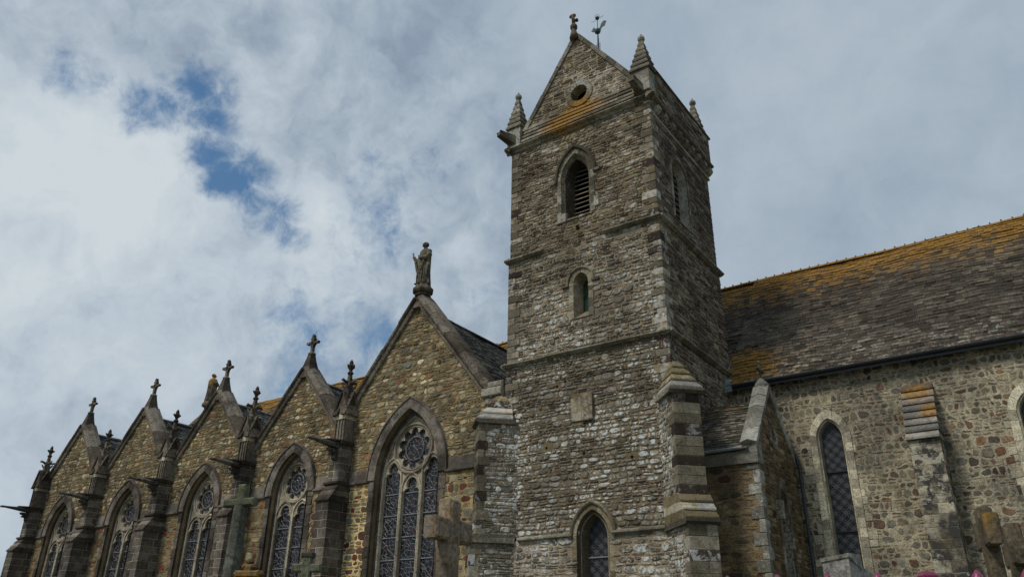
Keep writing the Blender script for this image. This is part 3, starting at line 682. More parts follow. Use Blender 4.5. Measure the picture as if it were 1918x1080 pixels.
for i in range(12):
    z = 16.92+i*.205; hwz = .40 if z < 18.7 else max(.08, .40*math.sqrt(max(0, 1-((z-18.7)/.68)**1.6)))
    vs = [fr(-12.86-hwz, z, -.62), fr(-12.86+hwz, z+random.uniform(-.01, .01), -.62), fr(-12.86+hwz, z+.13, -.86), fr(-12.86-hwz, z+.13, -.86)]
    vs += [v+Vector((0, 0, .028)) for v in vs]
    lm.add(vs, [[0, 1, 2, 3], [7, 6, 5, 4], [0, 1, 5, 4], [3, 2, 6, 7]], 1 if i in (0, 4, 5) else 0)
build('louvres', lm, ['louvre', 'louvreo'], bw, (-12.8, 22.7, 18))
lm = MB(); box(lm, fr, -13.6, -12.1, 16.5, 19.7, -1.2, -1.1); build('painted_dark_interior', lm, ['black'], bw, (-12.8, 23.2, 18))
m = MB(); box(m, fr, -12.93, -12.62, 15.93, 16.3, -.5, -.45); build('putlog_hole_black_sheet', m, ['black'], CH, (-12.8, 22.5, 16.1))  # black sheet at the back of the hole stands in for its shade
# corner block at belfry sill
m = MB(); block(m, fr, -13.62, -13.22, 16.46, 16.88, -.1, .07, 0, .03, .02); build('dark_jamb_stone', m, ['quoin'], bw, (-13.4, 22, 16.6)); m = MB(); block(m, fr, -12.0, -11.82, 16.75, 17.2, -.1, .06, 0, .02, .02)
build('dark_jamb_stone', m, ['quoin'], bw, (-13.4, 22, 16.6))
# middle lancet
m = MB(); fr = FY(22.04); o1 = arch(-12.66, .31, 12.45, 13.75, 14.19); o1o = arch(-12.66, .50, 12.40, 13.78, 14.40); o2 = arch(-12.68, .15, 12.80, 13.75, 14.05)
voussoirs(m, fr, o1, o1o, .035, -.2, .3, .004, 0)
loft(m, [fr(a, b_, .02) for a, b_ in o1], [fr(a, b_, -.42) for a, b_ in o2], 0); loft(m, [fr(a, b_, -.42) for a, b_ in o2], [fr(a, b_, -.7) for a, b_ in o2], 0)
m.add([fr(-12.98, 12.42, .04), fr(-12.34, 12.42, .04), fr(-12.5, 12.82, -.45), fr(-12.86, 12.82, -.45)], [[0, 1, 2, 3]], 0)
sweep(m, fr, arch(-12.66, .50, 13.72, 13.85, 14.34), [(0, 0), (0, .10), (.06, .12), (.11, 0)], 0)
box(m, fr, -13.44, -13.14, 13.70, 13.80, 0, .11, 0); box(m, fr, -12.18, -11.9, 13.70, 13.80, 0, .11, 0)
w = win_obj('lancet_window', m, ['dresspale'], (-12.66, 22, 13), 'small middle lancet window of the tower')
gm = MB(); plate(gm, fr, arch(-12.68, .16, 12.75, 13.75, 14.07), [], -.5, -.52); build('glass', gm, ['green'], w, (-12.7, 22.5, 13))
# low lancet
m = MB(); fr = FY(22.0); hoodi = arch(-12.42, .60, .8, 5.0, 5.86); hoodo = arch(-12.42, .78, .8, 5.0, 6.06)
o1 = arch(-12.42, .58, .9, 5.0, 5.82); o2 = arch(-12.50, .34, 1.1, 5.0, 5.62)
inn = arch(-12.44, .50, .95, 5.0, 5.74)
voussoirs(m, fr, o1, arch(-12.42, .74, .9, 5.0, 6.02), .085, -.1, .38, .004, 0)
loft(m, [fr(a, b_, .07) for a, b_ in o1], [fr(a, b_, -.08) for a, b_ in inn], 0); loft(m, [fr(a, b_, -.08) for a, b_ in inn], [fr(a, b_, -.10) for a, b_ in arch(-12.46, .46, .95, 5.0, 5.70)], 0)
loft(m, [fr(a, b_, -.10) for a, b_ in arch(-12.46, .46, .95, 5.0, 5.70)], [fr(a, b_, -.42) for a, b_ in o2], 0)
sweep(m, fr, arch(-12.42, .72, 4.98, 5.02, 6.0), [(0, .0), (0, .14), (.05, .17), (.10, .12), (.13, 0)], 0)
w = win_obj('lancet_window', m, ['dresspale'], (-12.42, 22, 3), 'lower lancet window of the tower with leaded glass')
gm = MB(); plate(gm, fr, arch(-12.50, .35, 1.0, 5.0, 5.64), [], -.42, -.44); build('glass', gm, ['glassp'], w, (-12.5, 22.4, 3))
gm = MB(); box(gm, fr, -12.84, -12.16, 4.42, 4.46, -.42, -.38); build('glazing_bar', gm, ['bars'], w, (-12.5, 22.4, 4.4))
# side belfry opening
m = MB(); fx = FX(TX1-.08); o1 = arch(24.35, .70, 16.3, 18.3, 19.1); o2 = arch(24.38, .5, 16.5, 18.3, 18.95)
voussoirs(m, fx, o1, arch(24.35, .86, 16.25, 18.3, 19.28), .035, -.2, .38, .004, 0)
loft(m, [fx(a, b_, 0) for a, b_ in o1], [fx(a, b_, -.3) for a, b_ in o2], 0); loft(m, [fx(a, b_, -.3) for a, b_ in o2], [fx(a, b_, -.7) for a, b_ in o2], 0)
m.add([fx(23.6, 16.2, .04), fx(25.1, 16.2, .04), fx(24.9, 16.6, -.5), fx(23.85, 16.6, -.5)], [[0, 1, 2, 3]], 0)
w = win_obj('belfry_window', m, ['ledge'], (TX1, 24.35, 17), 'belfry opening in the right-hand face of the tower')
lm = MB()
for i in range(9):
    z = 16.6+i*.26
    vs = [fx(23.9, z, -.28), fx(24.86, z, -.28), fx(24.86, z+.2, -.6), fx(23.9, z+.2, -.6)]; vs += [v+Vector((0, 0, .03)) for v in vs]
    lm.add(vs, [[0, 1, 2, 3], [7, 6, 5, 4], [0, 1, 5, 4], [3, 2, 6, 7]], 0)
build('louvres', lm, ['louvre'], w, (TX1-.4, 24.4, 17.8))
lm = MB(); box(lm, fx, 23.6, 25.2, 16.2, 19.3, -1, -.9); build('painted_dark_interior', lm, ['black'], w, (TX1-.9, 24.4, 17.8))
# sculpted slab
m = MB(); fr = FY(22.0)
block(m, fr, -13.12, -12.72, 8.72, 9.52, -.05, .07, 0, .02, .02); block(m, fr, -12.71, -12.28, 8.70, 9.60, -.05, .15, 0, .025, .02)
build('stone_slab', m, ['slabst'], CH, (-12.7, 22, 9.1))

# --- diagonal buttresses of the tower
def diag(px, py, dx, dy, hw, stg, name_lab):
    m = MB(); d = Vector((dx, dy, 0)).normalized(); a = Vector((-d.y, d.x, 0)); fr = F((px, py, 0), a, (0, 0, 1), d)
    for (l1, z0, z1) in stg:
        # rubble flanks with dressed outer third
        core0 = -.6
        for sgn in (1, -1):
            fs_ = F((px, py, 0)+Vector((0, 0, 0)) if False else Vector((px, py, 0))+a*(sgn*(hw-.02)), d*(-sgn if sgn > 0 else 1), (0, 0, 1), a*sgn)
            if sgn > 0: st = rect(-(l1-.28), .6, z0, z1)
            else: st = rect(-.6, l1-.28, z0, z1)
            stones(m, fs_, st, mi=2, rh=(.12, .2), sw=(.14, .36), proud=(.0, .02))
        box(m, fr, -hw+.03, hw-.03, z0, z1, core0, l1-.02, 1)
        z = z0; k = 0
        while z < z1-.05:
            h = random.uniform(.26, .36); h = h if z+h < z1-.15 else z1-z; k += 1; q = .42 if k % 2 else .26
            c = random.uniform(-.15, .15)*hw*2 if k % 3 else None
            qm_ = 5 if k % 3 == 2 else 0
            if c is None: block(m, fr, -hw, hw, z+.005, z+h-.005, l1-q, l1, qm_, .012, .004)
            else:
                block(m, fr, -hw, c-.005, z+.005, z+h-.005, l1-q, l1, qm_, .012, .004); block(m, fr, c+.005, hw, z+.005, z+h-.005, l1-q*.8, l1, qm_, .012, .004)
            z += h
    return m, fr
def slope_cap(m, fr, hw, l0, l1, z0, z1, k, mi, proj=.06):
    """stepped weathering slabs from (l1,z0) up to (l0,z1)"""
    for i in range(k):
        t0, t1 = i/k, (i+1)/k; la, lb = l1+(l0-l1)*t0, l1+(l0-l1)*t1; za, zb = z0+(z1-z0)*t0, z0+(z1-z0)*t1
        c = random.uniform(-.2, .2)*hw
        for x0, x1 in ((-hw-proj, c-.004), (c+.004, hw+proj)):
            vs = [fr(x0, za, la+proj), fr(x1, za, la+proj), fr(x1, za+.05, la+proj), fr(x0, za+.05, la+proj), fr(x1, zb+.02, lb), fr(x0, zb+.02, lb), fr(x0, za, -.3), fr(x1, za, -.3), fr(x1, zb+.02, -.3), fr(x0, zb+.02, -.3)]
            m.add(vs, [[0, 1, 2, 3], [3, 2, 4, 5], [0, 6, 7, 1], [5, 4, 8, 9], [0, 3, 5, 9, 6], [1, 7, 8, 4, 2]], mi)
def hip_cap(m, fr, hw, l1, z0, z1, k, mi, lback=-.2):
    """gabled pyramid-like cap made of stepped slabs"""
    for i in range(k):
        t0, t1 = i/k, (i+1)/k; za, zb = z0+(z1-z0)*t0, z0+(z1-z0)*t1
        A = [(-(hw+.09)*(1-t0*.86), l1+.09-(l1*.75)*t0), ((hw+.09)*(1-t0*.86), l1+.09-(l1*.75)*t0)]
        B_ = [(-(hw+.05)*(1-t1*.86), l1+.05-(l1*.75)*t1), ((hw+.05)*(1-t1*.86), l1+.05-(l1*.75)*t1)]
        lo = [fr(A[0][0], za, lback), fr(A[0][0], za, A[0][1]), fr(A[1][0], za, A[1][1]), fr(A[1][0], za, lback)]
        md = [p+Vector((0, 0, .05)) for p in lo]
        hi = [fr(B_[0][0], zb, lback), fr(B_[0][0], zb, B_[0][1]), fr(B_[1][0], zb, B_[1][1]), fr(B_[1][0], zb, lback)]
        vs = lo+md+hi; fs = [[3, 2, 1, 0], [8, 9, 10, 11]]
        for j in range(3): fs += [[j, j+1, 4+j+1, 4+j], [4+j, 4+j+1, 8+j+1, 8+j]]
        m.add(vs, fs, mi)
hwb = .43
# right buttress
m, fr = diag(TX1+.05, TY0-.0, 1, -1, hwb, [(1.32, 0, 5.05), (.88, 5.45, 8.9)], '')
slope_cap(m, fr, hwb, .86, 1.30, 5.12, 5.85, 3, 3, .06)
sweep(m, fr, [(-hwb-.08, 5.06), (hwb+.08, 5.06)], [(.07, -.3), (.04, 1.42), (-.03, 1.42), (-.10, 1.33), (-.10, -.3)], 4)
hip_cap(m, fr, hwb, .90, 8.98, 10.05, 4, 3); sweep(m, fr, [(-hwb-.12, 8.93), (hwb+.12, 8.93)], [(.07, -.3), (.04, 1.03), (-.03, 1.03), (-.10, .90), (-.10, -.3)], 4)
build('buttress', m, ['bband', 'tmortar', 'tstone', 'capdark', 'ledge', 'bdark'], CH, (-9, 21.4, 0))['label'] = 'right diagonal buttress of the tower with banded dark and white stones'
m, fr = diag(TX0-.02, TY0-.0, -1, -1, hwb, [(1.18, 0, 5.05), (1.0, 5.1, 9.0)], '')
slope_cap(m, fr, hwb, .99, 1.17, 5.10, 5.22, 1, 4, .03)
sweep(m, fr, [(-hwb-.08, 5.06), (hwb+.08, 5.06)], [(.07, -.3), (.04, 1.32), (-.03, 1.32), (-.10, 1.23), (-.10, -.3)], 4)
hip_cap(m, fr, hwb, 1.0, 9.08, 10.05, 4, 3); sweep(m, fr, [(-hwb-.1, 9.03), (hwb+.1, 9.03)], [(.07, -.3), (.04, 1.12), (-.03, 1.12), (-.10, 1.01), (-.10, -.3)], 4)
build('buttress', m, ['bband', 'tmortar', 'tstone', 'capdark', 'ledge', 'bdark'], CH, (-16.3, 21.5, 0))['label'] = 'left diagonal buttress of the tower beside the large chapel'

# ------------------------------------------------------------------ nave
NW, NE_ = 27.1, 10.58
m = MB(); fr = FY(NW)
wins = [(-6.18, 0), (-.36, 0)]
holes = [arch(cx, .40, 3.1, 8.35, 8.98) for cx, _ in wins]; holes_s = [arch(cx, .60, 2.9, 8.35, 9.28) for cx, _ in wins]
plate(m, fr, rect(-9.5, 4.5, 0, 10.6), holes, 0, -.9, 0)
stones(m, fr, rect(-9.5, 4.5, 1.5, 10.55), holes_s, mi=1, rh=(.11, .25), sw=(.11, .30), gap=.034, proud=(.0, .014), rnd=.22, split=.22, wav=.55, jit=.02)
plate(m, FY(NW), rect(-49.6, -15.8, 0, 10.6), [], 0, -.9, 0)
box(m, FX(4.5), 27.1, 36.9, 0, 10.6, -.5, 0, 0)
plate(m, FX(4.5), [(27.1, 10.6), (36.9, 10.6), (32, 16.9)], [], 0, -.5, 0)
plate(m, FXn(-49.6), [(-36.9, 0), (-27.1, 0), (-27.1, 10.6), (-32, 16.9), (-36.9, 10.6)], [], 0, -.5, 0)
box(m, F((0, 36.9, 0), (1, 0, 0), (0, 0, 1), (0, 1, 0)), -49.6, 4.5, 0, 10.6, -.5, 0, 0)
build('nave_wall', m, ['navemortar', 'navestone'], CH, (-3, 27.1, 0))['label'] = 'nave wall of small grey and reddish stones in pale mortar'
for cx, _ in wins:
    m = MB(); inn = arch(cx, .36, 3.1, 8.35, 8.94); o1 = arch(cx, .44, 3.05, 8.35, 9.02); o2 = arch(cx, .66, 3.0, 8.35, 9.32)
    voussoirs(m, fr, o1, o2, .045, -.15, .30, .004, 0, alt=0.0)
    voussoirs(m, fr, arch(cx, .37, 3.1, 8.35, 8.95), [(x, z) for x, z in arch(cx, .45, 3.05, 8.35, 9.03)], -.02, -.2, .35, .003, 0)
    loft(m, [fr(a, b_, -.02) for a, b_ in arch(cx, .37, 3.1, 8.35, 8.95)], [fr(a, b_, -.28) for a, b_ in arch(cx, .33, 3.15, 8.35, 8.88)], 0)
    z = 3.2; k = 0
    while z < 8.35:      # alternating long and short jamb stones
        h = random.uniform(.2, .34); k += 1; e_ = random.choice((.06, .12, .28)); e2 = random.uniform(0, .12)
        if z+h > 8.5: break
        if random.random() < .7: block(m, fr, cx-.66-e_-e2, cx-.665, z+.006, z+h-.006, -.05, .02, 0, .01, .012)
        if random.random() < .6: block(m, fr, cx+.665, cx+.66+e_*.8+random.uniform(0, .1), z+.006, z+h-.006, -.05, .02, 0, .01, .012)
        z += h
    w = win_obj('lancet_window', m, ['lime'], (cx, 27.1, 3), 'tall nave lancet with pale limestone surround')
    gm = MB(); plate(gm, fr, arch(cx, .34, 3.1, 8.35, 8.9), [], -.24, -.26); build('glass', gm, ['glassp'], w, (cx, 27.35, 6))
    gm = MB()
    for z in (4.05, 5.35, 7.25):
        gm = MB(); box(gm, fr, cx-.34, cx+.34, z, z+.05, -.24, -.18); build('glazing_bar', gm, ['iron'], w, (cx, 27.3, z))
# nave buttress
m = MB(); ashlar(m, (-3.30, 27.1), (0, -1), .43, -.1, .92, 0, 7.72, 0, 1, (.26, .36))
frb = F((-3.30, 27.1, 0), (1, 0, 0), (0, 0, 1), (0, -1, 0))
for i in range(8):
    z0 = 7.74+i*.245; l = .98-i*.115
    l += .04; vs = [frb(a, b_, c) for a, b_, c in ((-.47, z0, -.1), (.47, z0, -.1), (.47, z0, l), (-.47, z0, l), (-.47, z0+.07, l), (.47, z0+.07, l), (.45, z0+.245, l-.185), (-.45, z0+.245, l-.185), (.45, z0+.245, -.1), (-.45, z0+.245, -.1))]
    j = random.uniform(-.015, .015); vs = [v+Vector((j, 0, 0)) for v in vs]
    m.add(vs, [[0, 1, 2, 3], [3, 2, 5, 4], [4, 5, 6, 7], [7, 6, 8, 9], [0, 3, 4, 7, 9], [1, 8, 6, 5, 2]], 2)
build('buttress', m, ['nbut', 'nbut', 'butcap'], CH, (-3.24, 26.6, 0))['label'] = 'stained nave buttress with stepped cap of slabs covered in yellow lichen'
# roof
m = MB(); sl_len = math.hypot(5.25, 6.35)
for (a, b_) in ((-9.42, 4.9), (-49.6, -9.42)):
    y0, z0 = 26.75, 10.56
    slates(m, (a, y0, z0), (1, 0, 0), (0, 5.25, 6.35), b_-a, sl_len, .29 if a > -20 else .4, .205 if a > -20 else .25, .042)
m.add([(-49.6, 37.25, 10.5), (4.9, 37.25, 10.5), (4.9, 32, 16.88), (-49.6, 32, 16.88)], [[0, 1, 2, 3]])
k = 0; x = -49.6
while x < 4.9:           # ridge tiles, each with a raised nib
    w = .38; dz = .03*math.sin(x*.5)+random.uniform(-.01, .01)
    sweep(m, F((0, 32, 0), (1, 0, 0), (0, 0, 1), (0, -1, 0)), [(x, 16.93+dz), (x+w-.01, 16.93+dz)], [(.06, 0), (-.04, .15), (-.09, .16), (-.02, 0), (-.09, -.16), (-.04, -.15)], 0)
    if x > -30: lathe(m, (x+.02, 32, 16.99+dz), [(.03, -.03), (.035, .03), (.02, .06)], 5, 0)
    x += w
build('nave_roof', m, ['slate', 'sedge'], CH, (-3, 30, 10.6))['label'] = 'long nave roof of dark stone slates, orange lichen along the ridge'
# gutter and downpipes
m = MB(); pr = [(.0, .0)]
half = [(.075*math.sin(a)-.0, .075*math.cos(a)) for a in [math.pi*(i/8)-math.pi/2 for i in range(9)]]
gp = [(-abs(math.sin(math.pi*i/10))*.085, -.085*math.cos(math.pi*i/10)) for i in range(11)]+[(-abs(math.sin(math.pi*i/10))*.075, -.075*math.cos(math.pi*i/10)) for i in range(10, -1, -1)]
sweep(m, FY(26.70), [(-9.4, 10.60), (4.9, 10.60)], gp)
for x in range(15): sweep(m, FY(26.70), [(-9.2+x*.95, 10.60), (-9.17+x*.95, 10.60)], [(a*1.15-.004, b_*1.15) for a, b_ in gp])
box(m, FY(26.79), -9.4, 4.9, 10.42, 10.62, -.02, .0)
build('gutter', m, ['zinc'], CH, (-3, 26.7, 10.6))
m = MB(); tube(m, [(-9.3, 26.66, 10.55), (-9.3, 26.72, 10.52)], .05)
tube(m, [(-7.62, 26.72, 8.75), (-7.42, 26.72, 8.2), (-7.3, 26.85, 7.75), (-7.27, 26.92, 7.4), (-7.27, 26.92, 0)], .055, 10)
for z in (6.9, 5.0, 3.1): tube(m, [(-7.27, 26.92, z), (-7.27, 26.92, z+.05)], .072, 10)
build('downpipe', m, ['zinc'], CH, (-7.27, 26.9, 4))
m = MB(); fx = FX(TX1)
vs = [fx(26.75, 10.55, .02), fx(27.65, 11.75, .02), fx(27.75, 12.0, .02), fx(26.9, 11.1, .02), fx(26.75, 10.9, .02)]; vs2 = [fx(26.72, 10.58, .22), fx(27.65, 11.72, .20)]
m.add(vs+vs2, [[0, 1, 2, 3, 4], [0, 5, 6, 1]]); m.add([fx(26.62, 10.35, .0), fx(26.62, 10.7, .0), fx(26.62, 10.7, .3), fx(26.62, 10.35, .3), fx(26.85, 10.95, .0), fx(26.85, 10.85, .3)], [[0, 1, 2, 3], [1, 4, 5, 2]])
build('lead_flashing', m, ['lead'], CH, (TX1, 27.2, 11))

# ------------------------------------------------------------------ porch
PX, PY0, PY1, PC = -7.42, 23.1, 26.95, 24.95
m = MB(); fx = FX(PX); fr = FY(PY0)
gp_ = [(PY0, 0), (PY1, 0), (PY1, 7.6), (PC, 9.75), (PY0, 7.4)]
plate(m, fx, gp_, [arch(25.05, .42, .2, 5.6, 6.5), circ(24.9, 8.05, .22, 16)], 0, -.5, 0, edge=False)
stones(m, fx, gp_, [arch(25.05, .60, .1, 5.6, 6.75), circ(24.9, 8.05, .36, 16)], mi=1, rh=(.12, .22), sw=(.16, .4))
plate(m, fr, rect(TX1, PX, 0, 6.95), [], 0, -.4, 0, edge=False); stones(m, fr, rect(TX1, PX-.22, 0, 6.9), mi=1, rh=(.13, .25), sw=(.18, .42), gap=.03, proud=(.002, .018), rnd=.3)
build('porch_wall', m, ['upmortar', 'porchst'], CH, (-8.4, 23.1, 0))['label'] = 'brown rubble wall of the small gabled porch'
m = MB(); z = 0; k = 0
while z < 6.8:
    h = random.uniform(.3, .42); k += 1; h = min(h, 6.9-z); w, d = ((.36, .2), (.16, .38))[k % 2]
    block(m, fr, PX-w, PX+.03, z+.006, z+h-.006, -d, .035, 0, .015, .008); z += h
build('quoins', m, ['porchco'], CH, (PX, 23.1, 4))
m = MB(); box(m, fr, TX1, PX+.05, 6.92, 7.28, -.4, .10, 0); build('cornice', m, ['dressing'], CH, (-8.4, 23.1, 7.1))
m = MB(); tube(m, [(TX1+.05, 22.93, 7.36), (PX-.35, 22.93, 7.38)], .055, 8); build('gutter', m, ['lead'], CH, (-8.4, 22.95, 7.4))
m = MB(); slates(m, (TX1, 22.95, 7.32), (1, 0, 0), (0, 2.0, 2.0), PX-TX1-.2, 2.83, .2, .125, .03)
m.add([(TX1, 26.95, 7.3), (PX, 26.95, 7.3), (PX, PC, 9.3), (TX1, PC, 9.3)], [[0, 1, 2, 3]])
build('porch_roof', m, ['slate3', 'sedge2'], CH, (-8.4, 24, 7.3))['label'] = 'small porch roof of mossy slates'
m = MB()
def seg(m, fr, p, q, k, prof, mi=0):
    for i in range(k):
        a = Vector(p).lerp(Vector(q), i/k+.004); b_ = Vector(p).lerp(Vector(q), (i+1)/k-.004); dj = random.uniform(-.01, .01)
        sweep(m, fr, [(a.x, a.y), (b_.x, b_.y)], [(x+(dj if x > 0 else 0), y) for x, y in prof], mi)
cpr = [(-.10, -.42), (-.10, .06), (.08, .09), (.20, -.16), (.10, -.42)]
seg(m, fx, (PY0-.1, 7.45), (PC, 9.72), 5, cpr); seg(m, fx, (PC, 9.72), (PY1, 7.6), 5, cpr)
block(m, fx, PY0-.10, PY0+.34, 6.95, 7.6, -.42, .08, 0, .02, .01)
lathe(m, fx(PC, 9.72, -.16), [(.26, -.1), (.24, .12), (.12, .28), (.08, .34)], 8)
build('coping', m, ['porchco'], CH, (PX, PC, 8))
m = MB(); c = fx(PC, 9.98, -.16); tube(m, [c, c+Vector((0, 0, .62))], .045, 8); tube(m, [c+Vector((-.04, -.22, .38)), c+Vector((.04, .22, .38))], .04, 8)
for dy, dz in ((-.22, .38), (.22, .38), (0, .64)): lathe(m, c+Vector((0, dy, dz)), [(.03, -.06), (.07, 0), (.03, .06)], 8)
build('gable_cross', m, ['greengran'], CH, c)['label'] = 'little lichened cross on the porch gable'
m = MB(); voussoirs(m, fx, arch(25.05, .42, .2, 5.6, 6.5), arch(25.05, .62, .2, 5.6, 6.75), .04, -.2, .35, .004, 0)
i1 = arch(25.05, .41, .2, 5.6, 6.48); loft(m, [fx(a, b_, .0) for a, b_ in i1], [fx(a, b_, -.4) for a, b_ in i1], 0); plate(m, fx, i1, [], -.38, -.4, 1)
box(m, fx, 24.28, 24.5, 5.45, 6.0, 0, .2, 0)
build('door_arch', m, ['dressing', 'porchst'], CH, (PX, 25, 3))
m = MB(); voussoirs(m, fx, circ(24.9, 8.05, .2, 16)+[(25.1, 8.05)], circ(24.9, 8.05, .37, 16)+[(25.27, 8.05)], .04, -.2, .25, .004, 0); plate(m, fx, circ(24.9, 8.05, .23, 16), [], -.3, -.32, 1)
build('oculus', m, ['dressing', 'black'], CH, (PX, 24.9, 8))

# ------------------------------------------------------------------ chapels: shared pieces
def keyhole(cx, hw, bot, sh, top, n=6):
    """light with a narrower trefoil head"""
    L = [(cx-hw, bot), (cx-hw, sh), (cx-hw*.72, sh+.12), (cx-hw*.42, sh+.14)]; r = hw*.62; zc = top-r*1.25
    for i in range(n): a = R(215)-R(125)*i/(n-1)*1.0; L.append((cx+r*math.cos(a), zc+r*math.sin(a)))
    L.append((cx, top)); return L+[(2*cx-x, z) for x, z in reversed(L[:-1])]
def foil(cx, cz, rc, rf, rd, n, seg_=7):
    pts = []
    for k in range(n):
        a0 = 2*math.pi*k/n+math.pi/2
        for i in range(seg_):
            b_ = a0-R(102)+R(204)*i/(seg_-1); pts.append((cx+rd*math.cos(a0)+rf*math.cos(b_), cz+rd*math.sin(a0)+rf*math.sin(b_)))
    return pts
def ringtube(m, fr, cx, cz, r, tr, n=28, nn=0.0, mi=0):
    sweep(m, fr, circ(cx, cz, r, n), [(tr*math.cos(a), nn+tr*math.sin(a)) for a in [2*math.pi*i/6 for i in range(6)]], mi, closed=True)
def arctube(m, fr, pts, tr, nn=0.0, mi=0):
    sweep(m, fr, pts, [(tr*math.cos(a), nn+tr*math.sin(a)) for a in [2*math.pi*i/6 for i in range(6)]], mi)
ZB = 7.72
def chapel_window(cx, Yw, zb, hwI, hwO, apI, apO, hwF, apF, depth, lights, rose, bottom, zone):
    fr = FY(Yw); z = zb
    m = MB()
    inn = arch(cx, hwI, bottom, z, apI, 12); outr = arch(cx, hwO, bottom, z, apO, 12)
    # broad dark arch order above the band, narrower jambs below
    up_i = [(x, q) for x, q in inn if q >= z-.01]; up_o = [(x, q) for x, q in outr if q >= z-.01]
    voussoirs(m, fr, up_i, up_o, .10, -.1, .55, .002, 0)
    sweep(m, fr, up_o, [(0, 0), (0, .14), (.05, .14), (.08, 0)], 0)
    jw = hwI+.30
    for s_ in (-1, 1):
        q = bottom; k = 0
        while q < z-.05:
            h = random.uniform(.34, .5); h = min(h, z-q); k += 1; e_ = jw+(.05 if k % 2 else 0)
            a, b_ = sorted((cx+s_*hwI, cx+s_*e_)); block(m, fr, a, b_, q+.005, q+h-.005, -.1, .05, 0, .01, .004); q += h
    mid = arch(cx, hwI-.02, bottom, z, apI-.03, 12); m2 = arch(cx, hwF+.12, bottom, z, apF+.17, 12); m3 = arch(cx, hwF+.10, bottom, z, apF+.15, 12); m4 = arch(cx, hwF, bottom, z, apF, 12)
    loft(m, [fr(a, b_, .10) for a, b_ in inn], [fr(a, b_, -depth*.45) for a, b_ in m2], 0)
    loft(m, [fr(a, b_, -depth*.45) for a, b_ in m2], [fr(a, b_, -depth*.52) for a, b_ in m3], 0)
    loft(m, [fr(a, b_, -depth*.52) for a, b_ in m3], [fr(a, b_, -depth) for a, b_ in m4], 0)
    arctube(m, fr, [(x, q) for x, q in m3], .045, -depth*.5, 1)
    w = build('window', m, ['ashlar', 'ashlar'], CH, (cx, Yw, zb))
    # tracery
    tm = MB(); ff = F((0, Yw+depth, 0), (1, 0, 0), (0, 0, 1), (0, -1, 0)); R0, rcz = rose
    wl = 2*hwF/lights; holes = []
    top_light = rcz-R0*.92
    for i in range(lights):
        lx = cx-hwF+wl*(i+.5); low = (lights == 3 and i == 1)
        tp = (rcz-R0-.06) if low else (rcz-R0*.55 if lights == 3 else rcz-R0*.98)
        if lights == 3 and not low: tp = rcz-R0*.40
        h_ = keyhole(lx, wl/2-.075, bottom+.05, tp-.62, tp, 6); holes.append(h_)
    fcs = 9 if lights == 2 else 10
    f_ = foil(cx, rcz, 0, R0*(.195 if lights == 2 else .175), R0*.655, fcs); holes.append(f_)
    plate(tm, ff, arch(cx, hwF+.02, bottom, z, apF+.02, 12), holes, .06, -.08, 0)
    ringtube(tm, ff, cx, rcz, R0*.47, .018, 24, 0.0); ringtube(tm, ff, cx, rcz, R0*.97, .06, 32, .09); ringtube(tm, ff, cx, rcz, R0*.86, .022, 32, .075)
    for i in range(lights):
        lx = cx-hwF+wl*(i+.5); low = (lights == 3 and i == 1)
        hh = holes[i]; tp = max(q for _, q in hh)
        arctube(tm, ff, [(x, q) for x, q in arch(lx, wl/2-.035, bottom, tp-.52, tp+.10, 7)], .038, .085)
    arctube(tm, ff, arch(cx, hwF-.03, bottom, z, apF-.04, 12), .05, .08)
    to = build('tracery', tm, ['tracery'], w, (cx, Yw+depth, rcz))
    gm = MB(); g1 = arch(cx, hwF, bottom, z, apF, 12); plate(gm, ff, g1, [], -.05, -.06); build('glass', gm, ['glass'], w, (cx, Yw+depth, zb-2))
    q = z-.55
    while q > bottom:
        bm = MB(); box(bm, ff, cx-hwF, cx+hwF, q, q+.035, -.05, -.015); build('glazing_bar', bm, ['bars'], w, (cx, Yw+depth, q)); q -= .80
    return w
def chapel_gable(cx, Yw, hwid, zb, zfoot, zapex, wall_rects, winarch_out, winarch_hole, mort):
    m = MB(); fr = FY(Yw)
    k = (zapex-zfoot)/hwid
    out_ = [(cx-wall_rects[0], 0), (cx+wall_rects[1], 0), (cx+wall_rects[1], min(zfoot+.0, 99)), (cx+hwid, zfoot), (cx, zapex), (cx-hwid, zfoot), (cx-wall_rects[0], zfoot)]
    if wall_rects[0] == hwid: out_.pop()
    if wall_rects[1] == hwid: out_.pop(2)
    plate(m, fr, out_, [winarch_hole], 0, -.5, 0)
    stones(m, fr, [(cx-hwid+.05, zb+.4), (cx+hwid-.05, zb+.4), (cx+hwid-.05, zfoot), (cx, zapex-.1), (cx-hwid+.05, zfoot)], [winarch_out], mi=1,
           rh=(.12, .22), sw=(.12, .34), gap=.022, proud=(.008, .03), rnd=.32, split=.28, wav=.4)
    # lower field with yellow mortar
    jw = winarch_out[-1][0]-cx
    plate(m, fr, rect(cx-hwid, cx-jw+.2, 0, zb), [], .012, 0, 2); plate(m, fr, rect(cx+jw-.2, cx+hwid, 0, zb), [], .012, 0, 2)
    for a, b_ in ((cx-hwid, cx-jw+.25), (cx+jw-.25, cx+hwid)):
        stones(m, F((0, Yw-.012, 0), (1, 0, 0), (0, 0, 1), (0, -1, 0)), rect(a, b_, 1.5, zb), [], mi=3, rh=(.13, .26), sw=(.15, .38), gap=.018, proud=(.0, .02), rnd=.22, split=.3, wav=.4, jit=.018)
    o = build('chapel_wall', m, ['upmortar', 'upag', mort, 'lowstone'], CH, (cx, Yw, zb)); return o
